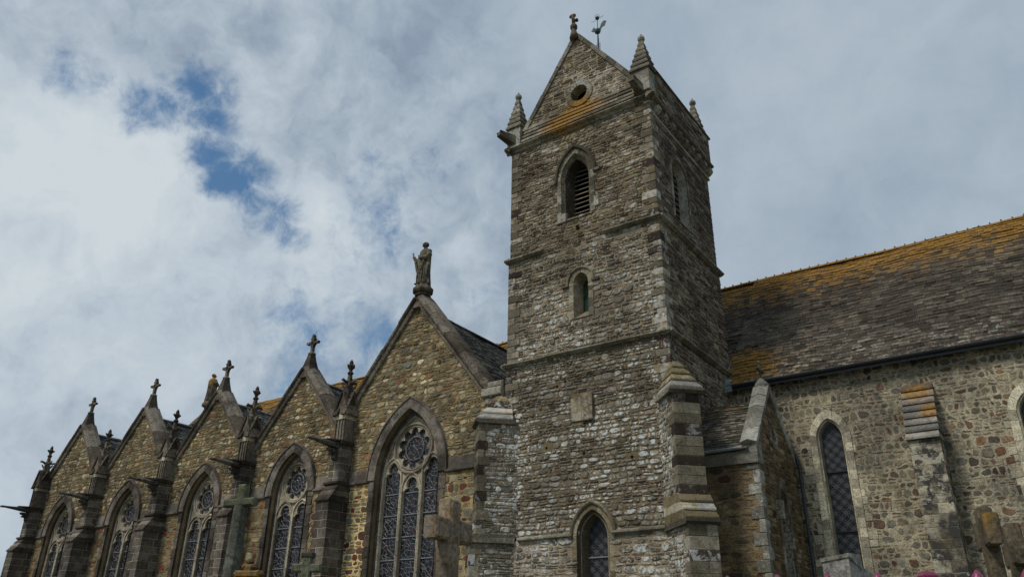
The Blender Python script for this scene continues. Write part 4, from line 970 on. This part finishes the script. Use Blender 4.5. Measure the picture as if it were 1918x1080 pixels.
def band(cx, hwid, zb, jO, Yw):
    fr = FY(Yw)
    for a, b_ in ((cx-hwid, cx-jO), (cx+jO, cx+hwid)):
        m = MB(); k = max(1, round((b_-a)/.8))
        for i in range(k):
            p0, p1 = a+(b_-a)*i/k, a+(b_-a)*(i+1)/k
            sweep(m, fr, [(p0+.003, zb), (p1-.003, zb)], [(.50, -.02), (.46, .03), (.06, .05), (.03, .13), (-.05, .12), (-.09, .03), (-.09, -.02)])
        build('string_course', m, ['ashlar'], CH, ((a+b_)/2, Yw, zb))
def coping(cx, hwid, zfoot, zapex, Yw, w_=.30, back=.75, kneel=False):
    m = MB(); fr = FY(Yw)
    prof = [(-.02, -.5), (-.02, .10), (.05, .20), (.13, .22), (w_, .06), (w_+.05, -back*.5), (w_, -back), (.1, -back)]
    pr2 = [(-.16, -.02), (-.14, .10), (-.03, .15), (-.02, -.02)]
    sl = (zapex-zfoot)/hwid; f0 = hwid+.25
    L = (cx-f0, zapex-sl*f0); A = (cx, zapex); Rr_ = (cx+f0, zapex-sl*f0)
    sweep(m, fr, [L, A, Rr_], pr2, 0)
    for p, q in ((L, A), (A, Rr_)):
        for i in range(5):
            e0, e1 = i/5, (i+1)/5; a = Vector(p).lerp(Vector(q), e0+.0015); b_ = Vector(p).lerp(Vector(q), e1-.0015); dj = random.uniform(-.012, .012)
            sweep(m, fr, [(a.x, a.y), (b_.x, b_.y)], [(x+dj, y+dj*.7) for x, y in prof], 0)
    # ogee swept saddle stone at the apex
    c = fr(cx, zapex+w_*.9, -back*.35)
    vs = []; secs = [(.50, .34, -.60), (.34, .30, -.28), (.20, .24, .05), (.13, .17, .38), (.105, .12, .62)]
    for hx, hy, dz in secs:
        vs += [(c.x-hx, c.y-hy, c.z+dz), (c.x+hx, c.y-hy, c.z+dz), (c.x+hx, c.y+hy, c.z+dz), (c.x-hx, c.y+hy, c.z+dz)]
    fs = [[k*4+i, k*4+(i+1) % 4, k*4+4+(i+1) % 4, k*4+4+i] for k in range(len(secs)-1) for i in range(4)]+[[16, 17, 18, 19]]
    m.add(vs, fs)
    o = build('coping', m, ['coping'], CH, (cx, Yw, zapex)); return c
def roof2(cx, hwid, zridge, zeave, Y0, Y1):
    m = MB(); d = math.hypot(hwid, zridge-zeave)
    slates(m, (cx+hwid, Y0, zeave), (0, 1, 0), (-hwid, 0, zridge-zeave), Y1-Y0, d, .26, .15, .022)
    slates(m, (cx-hwid, Y0, zeave), (0, 1, 0), (hwid, 0, zridge-zeave), Y1-Y0, d, .4, .2, .022)
    y = Y0
    fr = FX(cx)
    while y < Y1: sweep(m, fr, [(y, zridge+.06), (y+.36, zridge+.06+random.uniform(-.01, .01))], [(.05, 0), (-.06, .14), (-.11, .13), (-.02, 0), (-.11, -.13), (-.06, -.14)]); y += .37
    build('chapel_roof', m, ['slate2', 'sedge2'], CH, (cx, Y0, zeave))

# --- large chapel beside the tower
BX, BH = -20.42, 3.72
wall = chapel_gable(BX, 22.0, BH, ZB, 10.35, 15.0, (BH, BH), arch(BX, 1.95, 1.4, ZB, 10.70), arch(BX, 1.58, 1.4, ZB, 10.34), 'yellow')
wall['label'] = 'wall of the large gabled chapel with yellow mortar below the band'
band(BX+.2, BH+.6, ZB, 1.95, 22.0) if False else band(BX, BH+.35, ZB, 1.95, 22.0)
wb = chapel_window(BX, 22.0, ZB, 1.60, 1.98, 10.36, 10.78, 1.50, 10.14, .36, 3, (.98, 8.86), 1.4, 0)
wb['label'] = 'large three-light chapel window with rose tracery'
c0 = coping(BX, BH, 10.35, 15.0, 22.0, .30, .66)
m = MB(); fr = FY(22.0)
block(m, fr, BX+BH-.15, -15.95, 10.15, 10.45, -.8, .22, 0, .03, .01); block(m, fr, BX+BH-.05, -15.95, 9.86, 10.14, -.8, .12, 0, .03, .01); block(m, fr, BX+BH+.05, -15.95, 10.46, 10.72, -.8, .12, 0, .05, .01)
build('kneeler', m, ['ledge'], CH, (BX+BH, 22, 10.3))
roof2(BX, 3.75, 14.72, 10.0, 22.4, 30.4)
m = MB(); box(m, FX(BX+BH), 22.4, 27.1, 0, 9.9, -.4, 0, 0); build('chapel_side_wall', m, ['upmortar'], CH, (BX+BH, 24, 5)); m = MB(); box(m, FXn(BX-BH), -27.1, -22.4, 0, 9.9, -.4, 0, 0); build('chapel_side_wall', m, ['upmortar'], CH, (BX, 24, 5))
# --- four smaller chapels
CX = [-27.0, -33.25, -39.6, -45.95]; ZBs = [7.70, 7.58, 7.44, 7.30]; AP = [13.18, 13.16, 13.34, 13.34]; AH = 2.95
gx = gw = None
SH = [-23.78, -29.95, -36.15, -42.35, -48.55]
for k, cx in enumerate(CX):
    zb, ap = ZBs[k], AP[k]; hw_ = 3.14
    wall = chapel_gable(cx, 22.0, 3.05, zb, ap-3.55, ap-.02, (3.15, 3.15), arch(cx, 1.50, 1.4, zb, zb+2.12), arch(cx, 1.12, 1.4, zb, zb+1.72), 'tanmortar')
    wall['label'] = 'rubble wall and gable of a small side chapel'
    band(cx, 3.15, zb, 1.5, 22.0)
    if gw is None: gw = chapel_window(cx, 22.0, zb, 1.15, 1.53, zb+1.75, zb+2.12, 1.04, zb+1.58, .34, 2, (.84, zb+.50), 1.4, 0); w0 = gw
    else: dup(gw, (cx-CX[0], 0, zb-ZBs[0]), CH)
    cc = coping(cx, 3.0, ap-3.52, ap, 22.0, .25, .58)
    # cross
    if gx is None:
        m = MB(); c = Vector((cc.x, cc.y, cc.z+.60)); c0_ = c
        lathe(m, c, [(.11, -.08), (.18, -.02), (.18, .04), (.10, .08), (.085, .16), (.06, .45)], 8)
        fr_ = F(c, (1, 0, 0), (0, 0, 1), (0, -1, 0))
        prof_ = [(-.09, .12), (.08, .12), (.065, .30), (.10, .42), (.17, .50), (.36, .49), (.40, .58), (.36, .61), (.12, .60), (.06, .68), (.14, .71), (.13, .78), (.05, .79), (.08, .88), (0, .98)]
        pl = prof_[0:1]+prof_[1:]; full = [(x, z) for x, z in prof_[1:]]+[(-x, z) for x, z in reversed(prof_[1:-1])]
        plate(m, fr_, full, [], .07, -.07, 0, back=True)
        fy_ = F(c, (0, 1, 0), (0, 0, 1), (1, 0, 0)); sm = [(x*.28, z) for x, z in full]; plate(m, fy_, sm, [], .06, -.06, 0, back=True)
        gx = build('gable_cross', m, ['coping'], CH, c); gx['label'] = 'carved stone cross crowning a chapel gable'
    else: dup(gx, tuple(Vector((cc.x, cc.y, cc.z+.60))-c0_), CH)
    roof2(cx, 3.1, ap-.36, ap-3.9, 22.4, 28.9)
# end wall of the last chapel
m = MB(); box(m, FXn(CX[-1]-3.15), -27.1, -22.0, 0, 9.6, -.4, 0, 0); build('chapel_side_wall', m, ['upmortar'], CH, (CX[-1]-3.15, 24, 5))
# --- pier buttresses, gargoyles and crocketed pinnacles
def pier(x, zb, proto=None):
    m = MB(); Yw = 22.0
    ashlar(m, (x, Yw), (0, -1), .36, -.3, 1.02, 0, zb-.75, 0, 1, (.28, .36))
    fr = F((x, Yw, 0), (1, 0, 0), (0, 0, 1), (0, -1, 0))
    for i in range(3):        # weathering slabs
        z0 = zb-.76+i*.22; l = 1.08-i*.15
        vs = [fr(a, b_, c) for a, b_, c in ((-.40, z0, -.1), (.40, z0, -.1), (.40, z0, l), (-.40, z0, l), (-.40, z0+.06, l), (.40, z0+.06, l), (.38, z0+.23, l-.15), (-.38, z0+.23, l-.15), (.38, z0+.23, -.1), (-.38, z0+.23, -.1))]
        m.add(vs, [[0, 1, 2, 3], [3, 2, 5, 4], [4, 5, 6, 7], [7, 6, 8, 9], [0, 3, 4, 7, 9], [1, 8, 6, 5, 2]], 2)
    ashlar(m, (x, Yw), (0, -1), .30, -.3, .62, zb-.12, zb+1.52, 0, 1, (.26, .34))
    sweep(m, fr, [(-.42, zb+.0), (.42, zb+.0)], [(.07, -.1), (.03, .72), (-.05, .72), (-.09, .62), (-.09, -.1)], 2)
    box(m, fr, -.37, .37, zb+1.50, zb+1.62, -.2, .70, 2)
    return build('buttress', m, ['ashlar', 'ajoint', 'coping'], CH, (x, Yw, zb))
def pinn(x, z0):
    m = MB(); Yw = 22.0; fr = F((x, Yw-.28, z0), (1, 0, 0), (0, 0, 1), (0, -1, 0))
    # grooved shaft
    box(m, fr, -.27, .27, 0, 1.25, -.5, .24, 0)
    for a in (-.25, -.085, .085, .25): box(m, fr, a-.028, a+.028, .05, 1.2, .24, .285, 0)
    box(m, fr, -.285, .285, .98, 1.20, -.4, .30, 1)
    # gablets
    for s_ in (1,):
        tri_ = [(-.33, 1.2), (.33, 1.2), (0, 2.05)]; plate(m, fr, tri_, [], .29, -.3, 0)
        for sx in (-1, 1): sweep(m, fr, [(sx*.40, 1.12), (0, 2.14)] if sx < 0 else [(0, 2.14), (.40, 1.12)], [(0, -.35), (0, .34), (.06, .36), (.08, -.35)], 0)
    fx_ = F((x, Yw-.28, z0), (0, 1, 0), (0, 0, 1), (1, 0, 0))
    for sgn in (1, -1):
        f2 = F((x, Yw-.28, z0), (0, sgn, 0), (0, 0, 1), (sgn, 0, 0))
        plate(m, f2, [(-.30, 1.2), (.30, 1.2), (0, 1.95)], [], .30, 0, 0)
        sweep(m, f2, [(-.36, 1.12), (0, 2.02), (.36, 1.12)], [(0, .1), (0, .34), (.06, .36), (.07, .1)], 0)
    # spirelet and crockets
    c = fr(0, 0, 0)
    lathe(m, c, [(.22*1.3, 1.5), (.16*1.3, 2.2), (.11, 2.75), (.085, 3.0)], 4, 0, R(45)); 
    for i, zz in enumerate((2.05, 2.45)):
        for a in range(4):
            an = R(45+90*a); d = Vector((math.cos(an), math.sin(an), 0)); rr = .2-.10*i*.6
            tube(m, [c+d*rr+Vector((0, 0, zz-.12)), c+d*(rr+.10)+Vector((0, 0, zz-.02)), c+d*(rr+.15)+Vector((0, 0, zz+.06))], [.06, .05, .035], 6)
    for a in range(4):
        an = R(90*a); d = Vector((math.cos(an), math.sin(an), 0))
        tube(m, [c+d*.08+Vector((0, 0, 2.58)), c+d*.26+Vector((0, 0, 2.62)), c+d*.38+Vector((0, 0, 2.66)), c+d*.42+Vector((0, 0, 2.60))], [.06, .055, .06, .04], 6)
    lathe(m, c, [(.08, 2.95), (.13, 3.0), (.13, 3.05), (.075, 3.1), (.075, 3.2), (.13, 3.33), (.12, 3.38), (.085, 3.42), (.09, 3.50), (.03, 3.62)], 8)
    for a in range(4):
        an = R(90*a); d = Vector((math.cos(an), math.sin(an), 0))
        tube(m, [c+d*.05+Vector((0, 0, 3.22)), c+d*.15+Vector((0, 0, 3.32)), c+d*.2+Vector((0, 0, 3.36))], [.05, .05, .035], 6)
    return build('pinnacle', m, ['coping', 'tracery'], CH, (x, Yw-.28, z0))
def garg(x, z0):
    m = MB(); Yw = 22.0; fr = F((x, Yw, z0), (1, 0, 0), (0, 0, 1), (0, -1, 0)); 
    secs = [(.25, -.08, .17, .35), (.22, -.05, .17, .8), (.17, .0, .15, 1.35), (.11, .04, .13, 1.85), (.09, .03, .13, 2.1), (.06, .05, .11, 2.16)]
    vs = []
    for hw_, lo, hi, n_ in secs: vs += [fr(-hw_*.6, lo, n_), fr(hw_*.6, lo, n_), fr(hw_, (lo+hi)/2, n_), fr(hw_*.75, hi, n_), fr(-hw_*.75, hi, n_), fr(-hw_, (lo+hi)/2, n_)]
    fs = [[k*6+i, k*6+(i+1) % 6, k*6+6+(i+1) % 6, k*6+6+i] for k in range(len(secs)-1) for i in range(6)]+[[30, 31, 32, 33, 34, 35]]
    m.add(vs, fs)
    # wing slab on top and corbel below
    mvs = [fr(-.33, .17, .2), fr(.33, .17, .2), fr(.33, .17, .72), (fr(.10, .15, 1.25)), fr(-.10, .15, 1.25), fr(-.33, .17, .72)]; mvs2 = [v+Vector((0, 0, .07)) for v in mvs]
    m.add(mvs+mvs2, [[0, 1, 2, 3, 4, 5], [6, 7, 8, 9, 10, 11]]+[[i, (i+1) % 6, 6+(i+1) % 6, 6+i] for i in range(6)])
    prof_ = [(.5, -.10), (1.05, -.10), (1.0, -.2), (.88, -.22), (.84, -.34), (.74, -.36), (.72, -.5), (.60, -.56), (.5, -.56)]
    fx_ = F((x, Yw, z0), (0, -1, 0), (0, 0, 1), (1, 0, 0)); plate(m, fx_, prof_, [], .12, -.12, 0, back=True)
    for s_ in (-1, 1): lathe(m, fr(s_*.12, -.30, .84), [(.02, -.05), (.08, -.03), (.08, .03), (.02, .05)], 8)
    return build('gargoyle', m, ['garg'], CH, (x, Yw, z0))
pz = [7.72, 7.64, 7.5, 7.37, 7.25]
p0 = pier(SH[0], pz[0]); p0['label'] = 'stepped ashlar buttress between two chapels'
q0 = pinn(SH[0], pz[0]+1.60); q0['label'] = 'crocketed pinnacle between two chapel gables'; g0 = garg(SH[0], pz[0]+1.42); g0['label'] = 'long dark gargoyle jutting from a chapel buttress'
for i in range(1, 5):
    dlt = (SH[i]-SH[0], 0, pz[i]-pz[0])
    for o in (p0, q0, g0): dup(o, dlt, CH)
dup(q0, (SH[4]-SH[0]+.1, 2.2, pz[4]-pz[0]+.2), CH)
# slim pipe against the left tower buttress
m = MB(); tube(m, [(-16.62, 21.93, 4.8), (-16.62, 21.93, 9.6)], .03, 8); build('downpipe', m, ['lead'], CH, (-16.62, 21.93, 7))
# west gable coping of the nave
m = MB(); fr = FXn(-49.6)
for p, q in (((-27.0, 10.7), (-32, 17.1)), ((-32, 17.1), (-37.0, 10.7))): seg(m, fr, q, p, 10, [(-.1, -.5), (-.1, .1), (-.05, .1), (.25, .05), (.25, -.5)][::1])
for p, q in (((27.0, 10.75), (32, 17.15)),): seg(m, FX(-49.2), p, q, 10, [(-.1, -.4), (-.1, .08), (.15, .1), (.25, -.1), (.15, -.4)])
lathe(m, (-49.5, 32, 17.0), [(.5, -.3), (.28, .35), (.28, .5), (.48, .62), (.48, .8), (.35, .95)], 8)
build('coping', m, ['granite'], CH, (-49.5, 32, 14))

# ------------------------------------------------------------------ statues
def statue(name, loc, rz, label, scale=1.0, arm=True):
    """robed standing figure: lathe-like robe with folds, shoulders, arms, head; fused into one surface"""
    m = MB(); n = 40
    prof = [(.0, .24, .20), (.06, .27, .22), (.3, .25, .20), (.6, .245, .19), (.9, .26, .19), (1.1, .27, .19), (1.3, .29, .185), (1.45, .30, .18), (1.55, .26, .16), (1.62, .15, .12), (1.66, .08, .08)]
    vs = []
    for z, rx, ry in prof:
        for i in range(n):
            a = 2*math.pi*i/n; f_ = 1+(.10*math.sin(a*7+z*1.3)+.05*math.sin(a*13-z*2.5))*max(0, 1-z/1.5)+.03*math.sin(a*5+z*6)*(z < 1.5)
            vs.append((rx*f_*math.cos(a), ry*f_*math.sin(a), z))
    fs = [[k*n+i, k*n+(i+1) % n, (k+1)*n+(i+1) % n, (k+1)*n+i] for k in range(len(prof)-1) for i in range(n)]+[list(range(n))[::-1], [(len(prof)-1)*n+i for i in range(n)]]
    m.add(vs, fs)
    def ell(c, rx, ry, rz_, k=10):
        q = []; 
        for a in range(1, k):
            t_ = math.pi*a/k
            for b_ in range(12): q.append((c[0]+rx*math.sin(t_)*math.cos(b_*math.pi/6), c[1]+ry*math.sin(t_)*math.sin(b_*math.pi/6), c[2]+rz_*math.cos(t_)))
        f2 = [[r_*12+i, r_*12+(i+1) % 12, r_*12+12+(i+1) % 12, r_*12+12+i] for r_ in range(k-2) for i in range(12)]+[list(range(12)), [(k-2)*12+i for i in range(12)][::-1]]
        m.add(q, f2)
    tube(m, [(0, 0, 1.58), (0, -.01, 1.76)], [.075, .065], 10)
    ell((0, -.02, 1.84), .080, .10, .135); ell((0, .02, 1.87), .088, .10, .118)        # head, hair
    ell((0, -.125, 1.835), .018, .03, .03); ell((0, -.10, 1.77), .05, .04, .05)         # nose, chin
    ell((-.035, -.118, 1.865), .02, .012, .012); ell((.035, -.118, 1.865), .02, .012, .012); ell((0, -.118, 1.795), .03, .012, .009)
    ell((-.082, -.01, 1.84), .014, .03, .035); ell((.082, -.01, 1.84), .014, .03, .035)
    # left arm folded across the chest, with sleeve
    tube(m, [(.25, 0, 1.47), (.32, -.03, 1.25), (.29, -.14, 1.10), (.10, -.22, 1.16), (-.02, -.235, 1.22)], [.10, .105, .10, .075, .04], 10)
    tube(m, [(.30, -.05, 1.2), (.30, -.04, .8), (.24, -.06, .35)], [.10, .09, .03], 8)
    for f_ in range(4): tube(m, [(-.02, -.235, 1.20+f_*.022), (-.07, -.24, 1.215+f_*.022), (-.10-.01*(f_ % 2), -.225, 1.215+f_*.02)], [.014, .012, .009], 6)
    tube(m, [(0, -.235, 1.26), (-.03, -.25, 1.30), (-.05, -.25, 1.32)], [.014, .013, .01], 6)
    if arm:   # right arm raised and held out to the side
        tube(m, [(-.25, 0, 1.47), (-.32, -.05, 1.25), (-.37, -.12, 1.20), (-.42, -.20, 1.38), (-.45, -.22, 1.47)], [.09, .095, .085, .06, .035], 10)
        tube(m, [(-.38, -.12, 1.18), (-.37, -.08, .85), (-.30, -.05, .5)], [.085, .06, .03], 8)
        ell((-.455, -.225, 1.52), .035, .018, .045)
        for f_ in range(4): tube(m, [(-.48+f_*.018, -.225, 1.54), (-.495+f_*.016, -.232, 1.60), (-.51+f_*.014, -.25, 1.635-.01*abs(f_-1.5))], [.010, .009, .007], 6)
        tube(m, [(-.425, -.225, 1.51), (-.40, -.24, 1.545), (-.395, -.25, 1.57)], [.012, .01, .008], 6)
    else: tube(m, [(-.25, 0, 1.47), (-.32, -.03, 1.25), (-.27, -.14, 1.10), (-.10, -.22, 1.3), (0, -.235, 1.4)], [.10, .105, .10, .075, .04], 10)
    # mantle folds and feet
    for a0, z0_, a1, z1_ in ((-.18, 1.4, .16, .75), (-.2, 1.2, .1, .5), (.22, 1.05, -.05, .3), (-.1, .9, -.16, .08), (.02, .75, .03, .08), (.14, .8, .15, .08)):
        tube(m, [(a0, -.17, z0_), ((a0+a1)/2, -.21, (z0_+z1_)/2-.05), (a1, -.20, z1_)], [.03, .035, .03], 6)
    ell((-.08, -.24, .03), .05, .10, .04); ell((.09, -.23, .03), .05, .10, .04)
    me = bpy.data.meshes.new('figure'); me.from_pydata(m.v, [], m.f); me.materials.append(M['statue']); me.update()
    root = thing(name, label, 'statue', loc); root.rotation_euler.z = rz; root.scale = (scale,)*3
    o = bpy.data.objects.new('figure', me); col.objects.link(o); o.parent = root
    md = o.modifiers.new('r', 'REMESH'); md.mode = 'VOXEL'; md.voxel_size = .011; md.use_smooth_shade = True
    return root
st = statue('statue', (-20.40, 22.18, 15.72), R(-18), 'robed stone statue with raised hand standing on the large chapel gable', 1.0); st.scale = (1.25, 1.2, 1.06)
m = MB(); lathe(m, (-20.40, 22.18, 15.72), [(.2, -.5), (.24, -.42), (.42, -.34), (.46, -.27), (.46, -.2), (.36, -.10), (.32, .01)], 8, 0, R(22)); lathe(m, (-20.40, 22.18, 15.72), [(.34, -.50), (.36, -.43), (.28, -.38)], 8, 0, R(22))
lathe(m, (-20.40, 22.18, 14.9), [(.42, -.3), (.30, .0), (.25, .25), (.24, .36)], 8, 0, R(22))
build('statue_pedestal', m, ['coping'], CH, (-20.4, 22.2, 15.3))
st2 = statue('statue', (-49.5, 32, 17.95), R(170), 'distant robed statue crusted with orange lichen behind the chapel gables', 1.05, False); st2.scale = (1.45, 1.45, 1.08)

# ------------------------------------------------------------------ weathercock
wx, wy = -12.66, 24.15
W_ = thing('weathercock', 'verdigris rooster weathervane on a tall iron rod above the belfry roof', 'weathervane', (wx, wy, 25.2))
m = MB(); tube(m, [(wx, wy, 25.2), (wx, wy, 26.6), (wx, wy, 27.1)], [.045, .04, .025], 8); tube(m, [(wx, wy, 27.1), (wx, wy, 27.9)], .018, 6)
for s_ in range(5):
    for sg in (-1, 1): tube(m, [(wx, wy, 26.05+s_*.1), (wx+sg*.07, wy+.02, 26.1+s_*.1), (wx+sg*.11, wy, 26.0+s_*.1)], .012, 5)
build('rod', m, ['iron'], W_, (wx, wy, 26))
m = MB(); fr = F((wx, wy, 27.12), (.62, .24, 0), (0, 0, 1), (.36, -.93, 0))
cock = [(-.06, -.02), (.08, .0), (.2, .1), (.26, .25), (.38, .34), (.52, .38), (.50, .46), (.58, .50), (.52, .56), (.62, .60), (.50, .64), (.40, .62), (.27, .52), (.19, .36), (.1, .22), (-.02, .2), (-.14, .22), (-.22, .28), (-.25, .36), (-.28, .30), (-.33, .26), (-.37, .17), (-.44, .14), (-.36, .11), (-.33, .04), (-.28, .10), (-.22, .08), (-.16, .02)]
plate(m, fr, cock, [], .02, -.02, 0, back=True)
q = []
lathe(m, fr(-.02, .09, 0), [(.03, -.15), (.12, -.09), (.15, 0), (.12, .08), (.03, .13)], 10)
build('rooster', m, ['copper'], W_, (wx, wy, 27.2), False)
m = MB(); lathe(m, (wx, wy, 27.98), [(.02, -.09), (.08, -.05), (.095, 0), (.08, .05), (.02, .09)], 10)
tube(m, [fr(-.42, .68, 0), fr(-.32, .66, 0), fr(-.2, .70, 0), fr(-.1, .78, 0)], .009, 5); tube(m, [fr(.42, .98, 0), fr(.34, .90, 0), fr(.22, .88, 0), fr(.1, .90, 0)], .009, 5)
tube(m, [fr(.17*math.cos(a), .88+.19*math.sin(a), 0) for a in [R(10+i*20) for i in range(9)]], .009, 5)
build('finial_ball', m, ['iron'], W_, (wx, wy, 27.98))

# ------------------------------------------------------------------ churchyard crosses and stones
def bar(m, fr, u0, u1, v0, v1, n0, n1, b_=.02, mi=0):
    lo = [(u0, v0), (u1, v0), (u1, v1), (u0, v1)]; cx_, cz_ = (u0+u1)/2, (v0+v1)/2
    ins = [(u+(b_ if u < cx_ else -b_), v+(b_ if v < cz_ else -b_)) for u, v in lo]
    lay = [(ins, n0), (lo, n0+b_), (lo, n1-b_), (ins, n1)]
    vs = [fr(u, v, n_) for L_, n_ in lay for u, v in L_]; fs = [[3, 2, 1, 0], [12, 13, 14, 15]]
    for k in range(3):
        for i in range(4): fs.append([k*4+i, k*4+(i+1) % 4, k*4+4+(i+1) % 4, k*4+4+i])
    m.add(vs, fs, mi)
# A: big granite cross, arms running away from the viewer
A_ = thing('grave_cross', 'thick brown granite cross in front of the large chapel window', 'cross', (-5.43, 6.55, 0), 'churchyard crosses')
fr = F((-5.43, 6.55, 0), (-.10, .995, 0), (0, 0, 1), (.995, .10, 0))
m = MB(); bar(m, fr, -.10, .10, 0, 3.10, -.09, .09, .025); build('shaft', m, ['granite'], A_, (-5.43, 6.55, 1.5))
for a, b_ in ((-.34, -.098), (.098, .34)):
    m = MB(); bar(m, fr, a, b_, 2.68, 2.90, -.092, .088, .02); build('arm', m, ['granite'], A_, fr((a+b_)/2, 2.7, 0))
m = MB(); bar(m, fr, -.4, .4, 0, .4, -.4, .4); build('plinth', m, ['granite'], A_, (-5.43, 6.55, .2))
# B: tall calvary cross
bx, by = -13.85, 10.1
B_ = thing('calvary_cross', 'tall grey-green calvary cross on a spotted round shaft before the chapels', 'cross', (bx, by, 0))
m = MB(); lathe(m, (bx, by, 0), [(.24, 0), (.185, 1.2), (.14, 4.22), (.13, 4.3)], 8, 0, R(10)); build('shaft', m, ['greengran'], B_, (bx, by, 2))
fr = F((bx, by, 0), (.98, .2, 0), (0, 0, 1), (.2, -.98, 0))
m = MB(); bar(m, fr, -.42, .36, 4.28, 4.44, -.09, .09, .03); bar(m, fr, -.10, .10, 4.2, 4.72, -.088, .088, .03); build('crosspiece', m, ['moss'], B_, (bx, by, 4.4))
m = MB(); bar(m, fr, -.5, .5, 0, .5, -.5, .5); build('plinth', m, ['greengran'], B_, (bx, by, .2))
# C: small mossy cross
cx_, cy_ = -6.98, 6.05
fr = F((cx_, cy_, 0), (.86, .51, 0), (0, 0, 1), (.51, -.86, 0))
C_ = thing('grave_cross', 'small dark mossy cross low in front of a chapel buttress', 'cross', (cx_, cy_, 0), 'churchyard crosses')
m = MB(); bar(m, fr, -.05, .05, 0, 2.585, -.05, .05, .014); bar(m, fr, -.16, .16, 2.40, 2.485, -.048, .048, .014); bar(m, fr, -.065, .065, 2.55, 2.60, -.06, .06, .01); build('cross_head', m, ['moss'], C_, (cx_, cy_, 2.4))
# D: orange lichened foliate cross and polished headstone
dx_, dy_ = -11.85, 9.0
fr = F((dx_, dy_, 0), (.9, .43, 0), (0, 0, 1), (.43, -.9, 0))
Dd = thing('grave_cross', 'rough cross crusted with orange lichen beside the calvary shaft', 'cross', (dx_, dy_, 0), 'churchyard crosses')
m = MB(); bar(m, fr, -.08, .08, 0, 2.98, -.07, .07, .03); bar(m, fr, -.22, .22, 2.76, 2.88, -.088, .088, .03)
for u, v in ((-.22, 2.82), (.22, 2.82), (0, 3.02), (-.08, 2.94), (.09, 2.93)):
    lathe(m, fr(u, v, 0), [(.02, -.06), (.055, -.03), (.07, 0), (.05, .04), (.02, .06)], 7)
build('cross_head', m, ['orangest'], Dd, (dx_, dy_, 2.7))
hx, hy = -9.5, 7.0
fr = F((hx, hy, 0), (.9, .43, 0), (0, 0, 1), (.43, -.9, 0))
m = MB(); arc_ = [(-.16, 0)]+[(.16*math.cos(R(180-i*15)), 2.38+.12*math.sin(R(180-i*15))) for i in range(13)]+[(.16, 0)]
plate(m, fr, arc_, [], .06, -.06, 0, back=True)
h = build('headstone', m, ['polish'], None, (hx, hy, 0)); h['label'] = 'polished dark headstone top glinting at the foot of the calvary cross'; h['category'] = 'headstone'
# E: two weathered crosses by the nave wall
E_ = thing('grave_cross', 'brown weathered cross with orange lichened arm near the nave buttress', 'cross', (-.84, 9.5, 0), 'churchyard crosses')
fr = F((-.80, 9.5, 0), (-.25, .97, 0), (0, 0, 1), (.97, .25, 0))
m = MB(); bar(m, fr, -.10, .10, 0, 3.05, -.07, .07, .02); build('shaft', m, ['brownst'], E_, (-.8, 9.5, 1.5))
m = MB(); bar(m, fr, -.38, .38, 2.66, 2.95, -.068, .068, .02); build('arm', m, ['brownst'], E_, (-.8, 9.5, 2.8))
E2 = thing('grave_cross', 'dark stone cross standing just behind the orange lichened one', 'cross', (-.6, 10.1, 0), 'churchyard crosses')
fr = F((-.64, 10.3, 0), (-.25, .97, 0), (0, 0, 1), (.97, .25, 0))
m = MB(); bar(m, fr, -.11, .11, 0, 2.98, -.08, .08, .02); bar(m, fr, -.32, .32, 2.55, 2.80, -.078, .078, .02); build('cross_head', m, ['brownst'], E2, (-.64, 10.3, 2))
# F: grey stele
fr = F((-1.66, 7.05, 0), (.93, -.37, 0), (0, 0, 1), (-.37, -.93, 0))
m = MB(); 
outl = [(-.15, 0), (.13, 0), (.13, 2.38), (-.15, 2.36)]
vs = [fr(u, v, n_) for n_, sh2 in ((.1, 0), (-.42, -.20)) for u, v in ((-.13, 0), (.12, 0), (.12, 2.36+sh2), (-.13, 2.34+sh2))]
m.add(vs, [[0, 1, 2, 3], [7, 6, 5, 4], [0, 4, 5, 1], [1, 5, 6, 2], [2, 6, 7, 3], [3, 7, 4, 0]])
m.add([fr(-.14, 2.34, .11), fr(.13, 2.36, .11), fr(.13, 2.39, .11), fr(-.14, 2.37, .11), fr(.13, 2.39, -.05), fr(-.14, 2.37, -.05), fr(.13, 2.27, -.05), fr(-.14, 2.25, -.05)], [[0, 1, 2, 3], [3, 2, 4, 5], [1, 6, 4, 2], [0, 3, 5, 7]], 1)
s = build('headstone', m, ['greyst', 'porchco'], None, (-1.62, 7.05, 0)); s['label'] = 'rough grey granite stele with sloping top below the nave lancet'; s['category'] = 'headstone'
# G: magenta railing
fdir = Vector((cy, -sy, 0)).normalized(); f0 = Vector((-.298, 1.978, 0))
G_ = thing('railing', 'magenta painted iron railing with spear points along the bottom right edge', 'railing', f0)
fr = F(f0, fdir, (0, 0, 1), Vector((fdir.y, -fdir.x, 0)))
m = MB()
for z in (.25, 1.45):
    m = MB(); box(m, fr, -1.2, .9, z, z+.035, -.012, .012); build('rail', m, ['magenta'], G_, f0)
for i in range(-9, 8):
    u = i*.108+(0.0 if i else 0)
    if i == 0: continue
    m = MB(); top = 1.781+.004*i
    box(m, fr, u-.008, u+.008, .05, 1.62, -.008, .008)
    sp_ = [(-.006, 1.60), (-.016, 1.655), (-.014, 1.70), (-.007, top-.018), (0, top), (.007, top-.018), (.014, 1.70), (.016, 1.655), (.006, 1.60)]
    lathe(m, fr(u, 0, 0), [(.010, 1.60), (.022, 1.66), (.024, 1.70), (.019, top-.035), (.010, top-.010), (.002, top)], 10)
    build('spear_bar', m, ['magenta'], G_, fr(u, 1, 0), True)
m = MB(); box(m, fr, -.011, .011, 0, 1.765, -.011, .011); lathe(m, fr(0, 1.765, 0), [(.015, -.004), (.021, 0), (.022, .006), (.017, .012), (.014, .014)], 4, 0, R(45)+math.atan2(fdir.y, fdir.x))
build('post', m, ['magenta'], G_, f0)
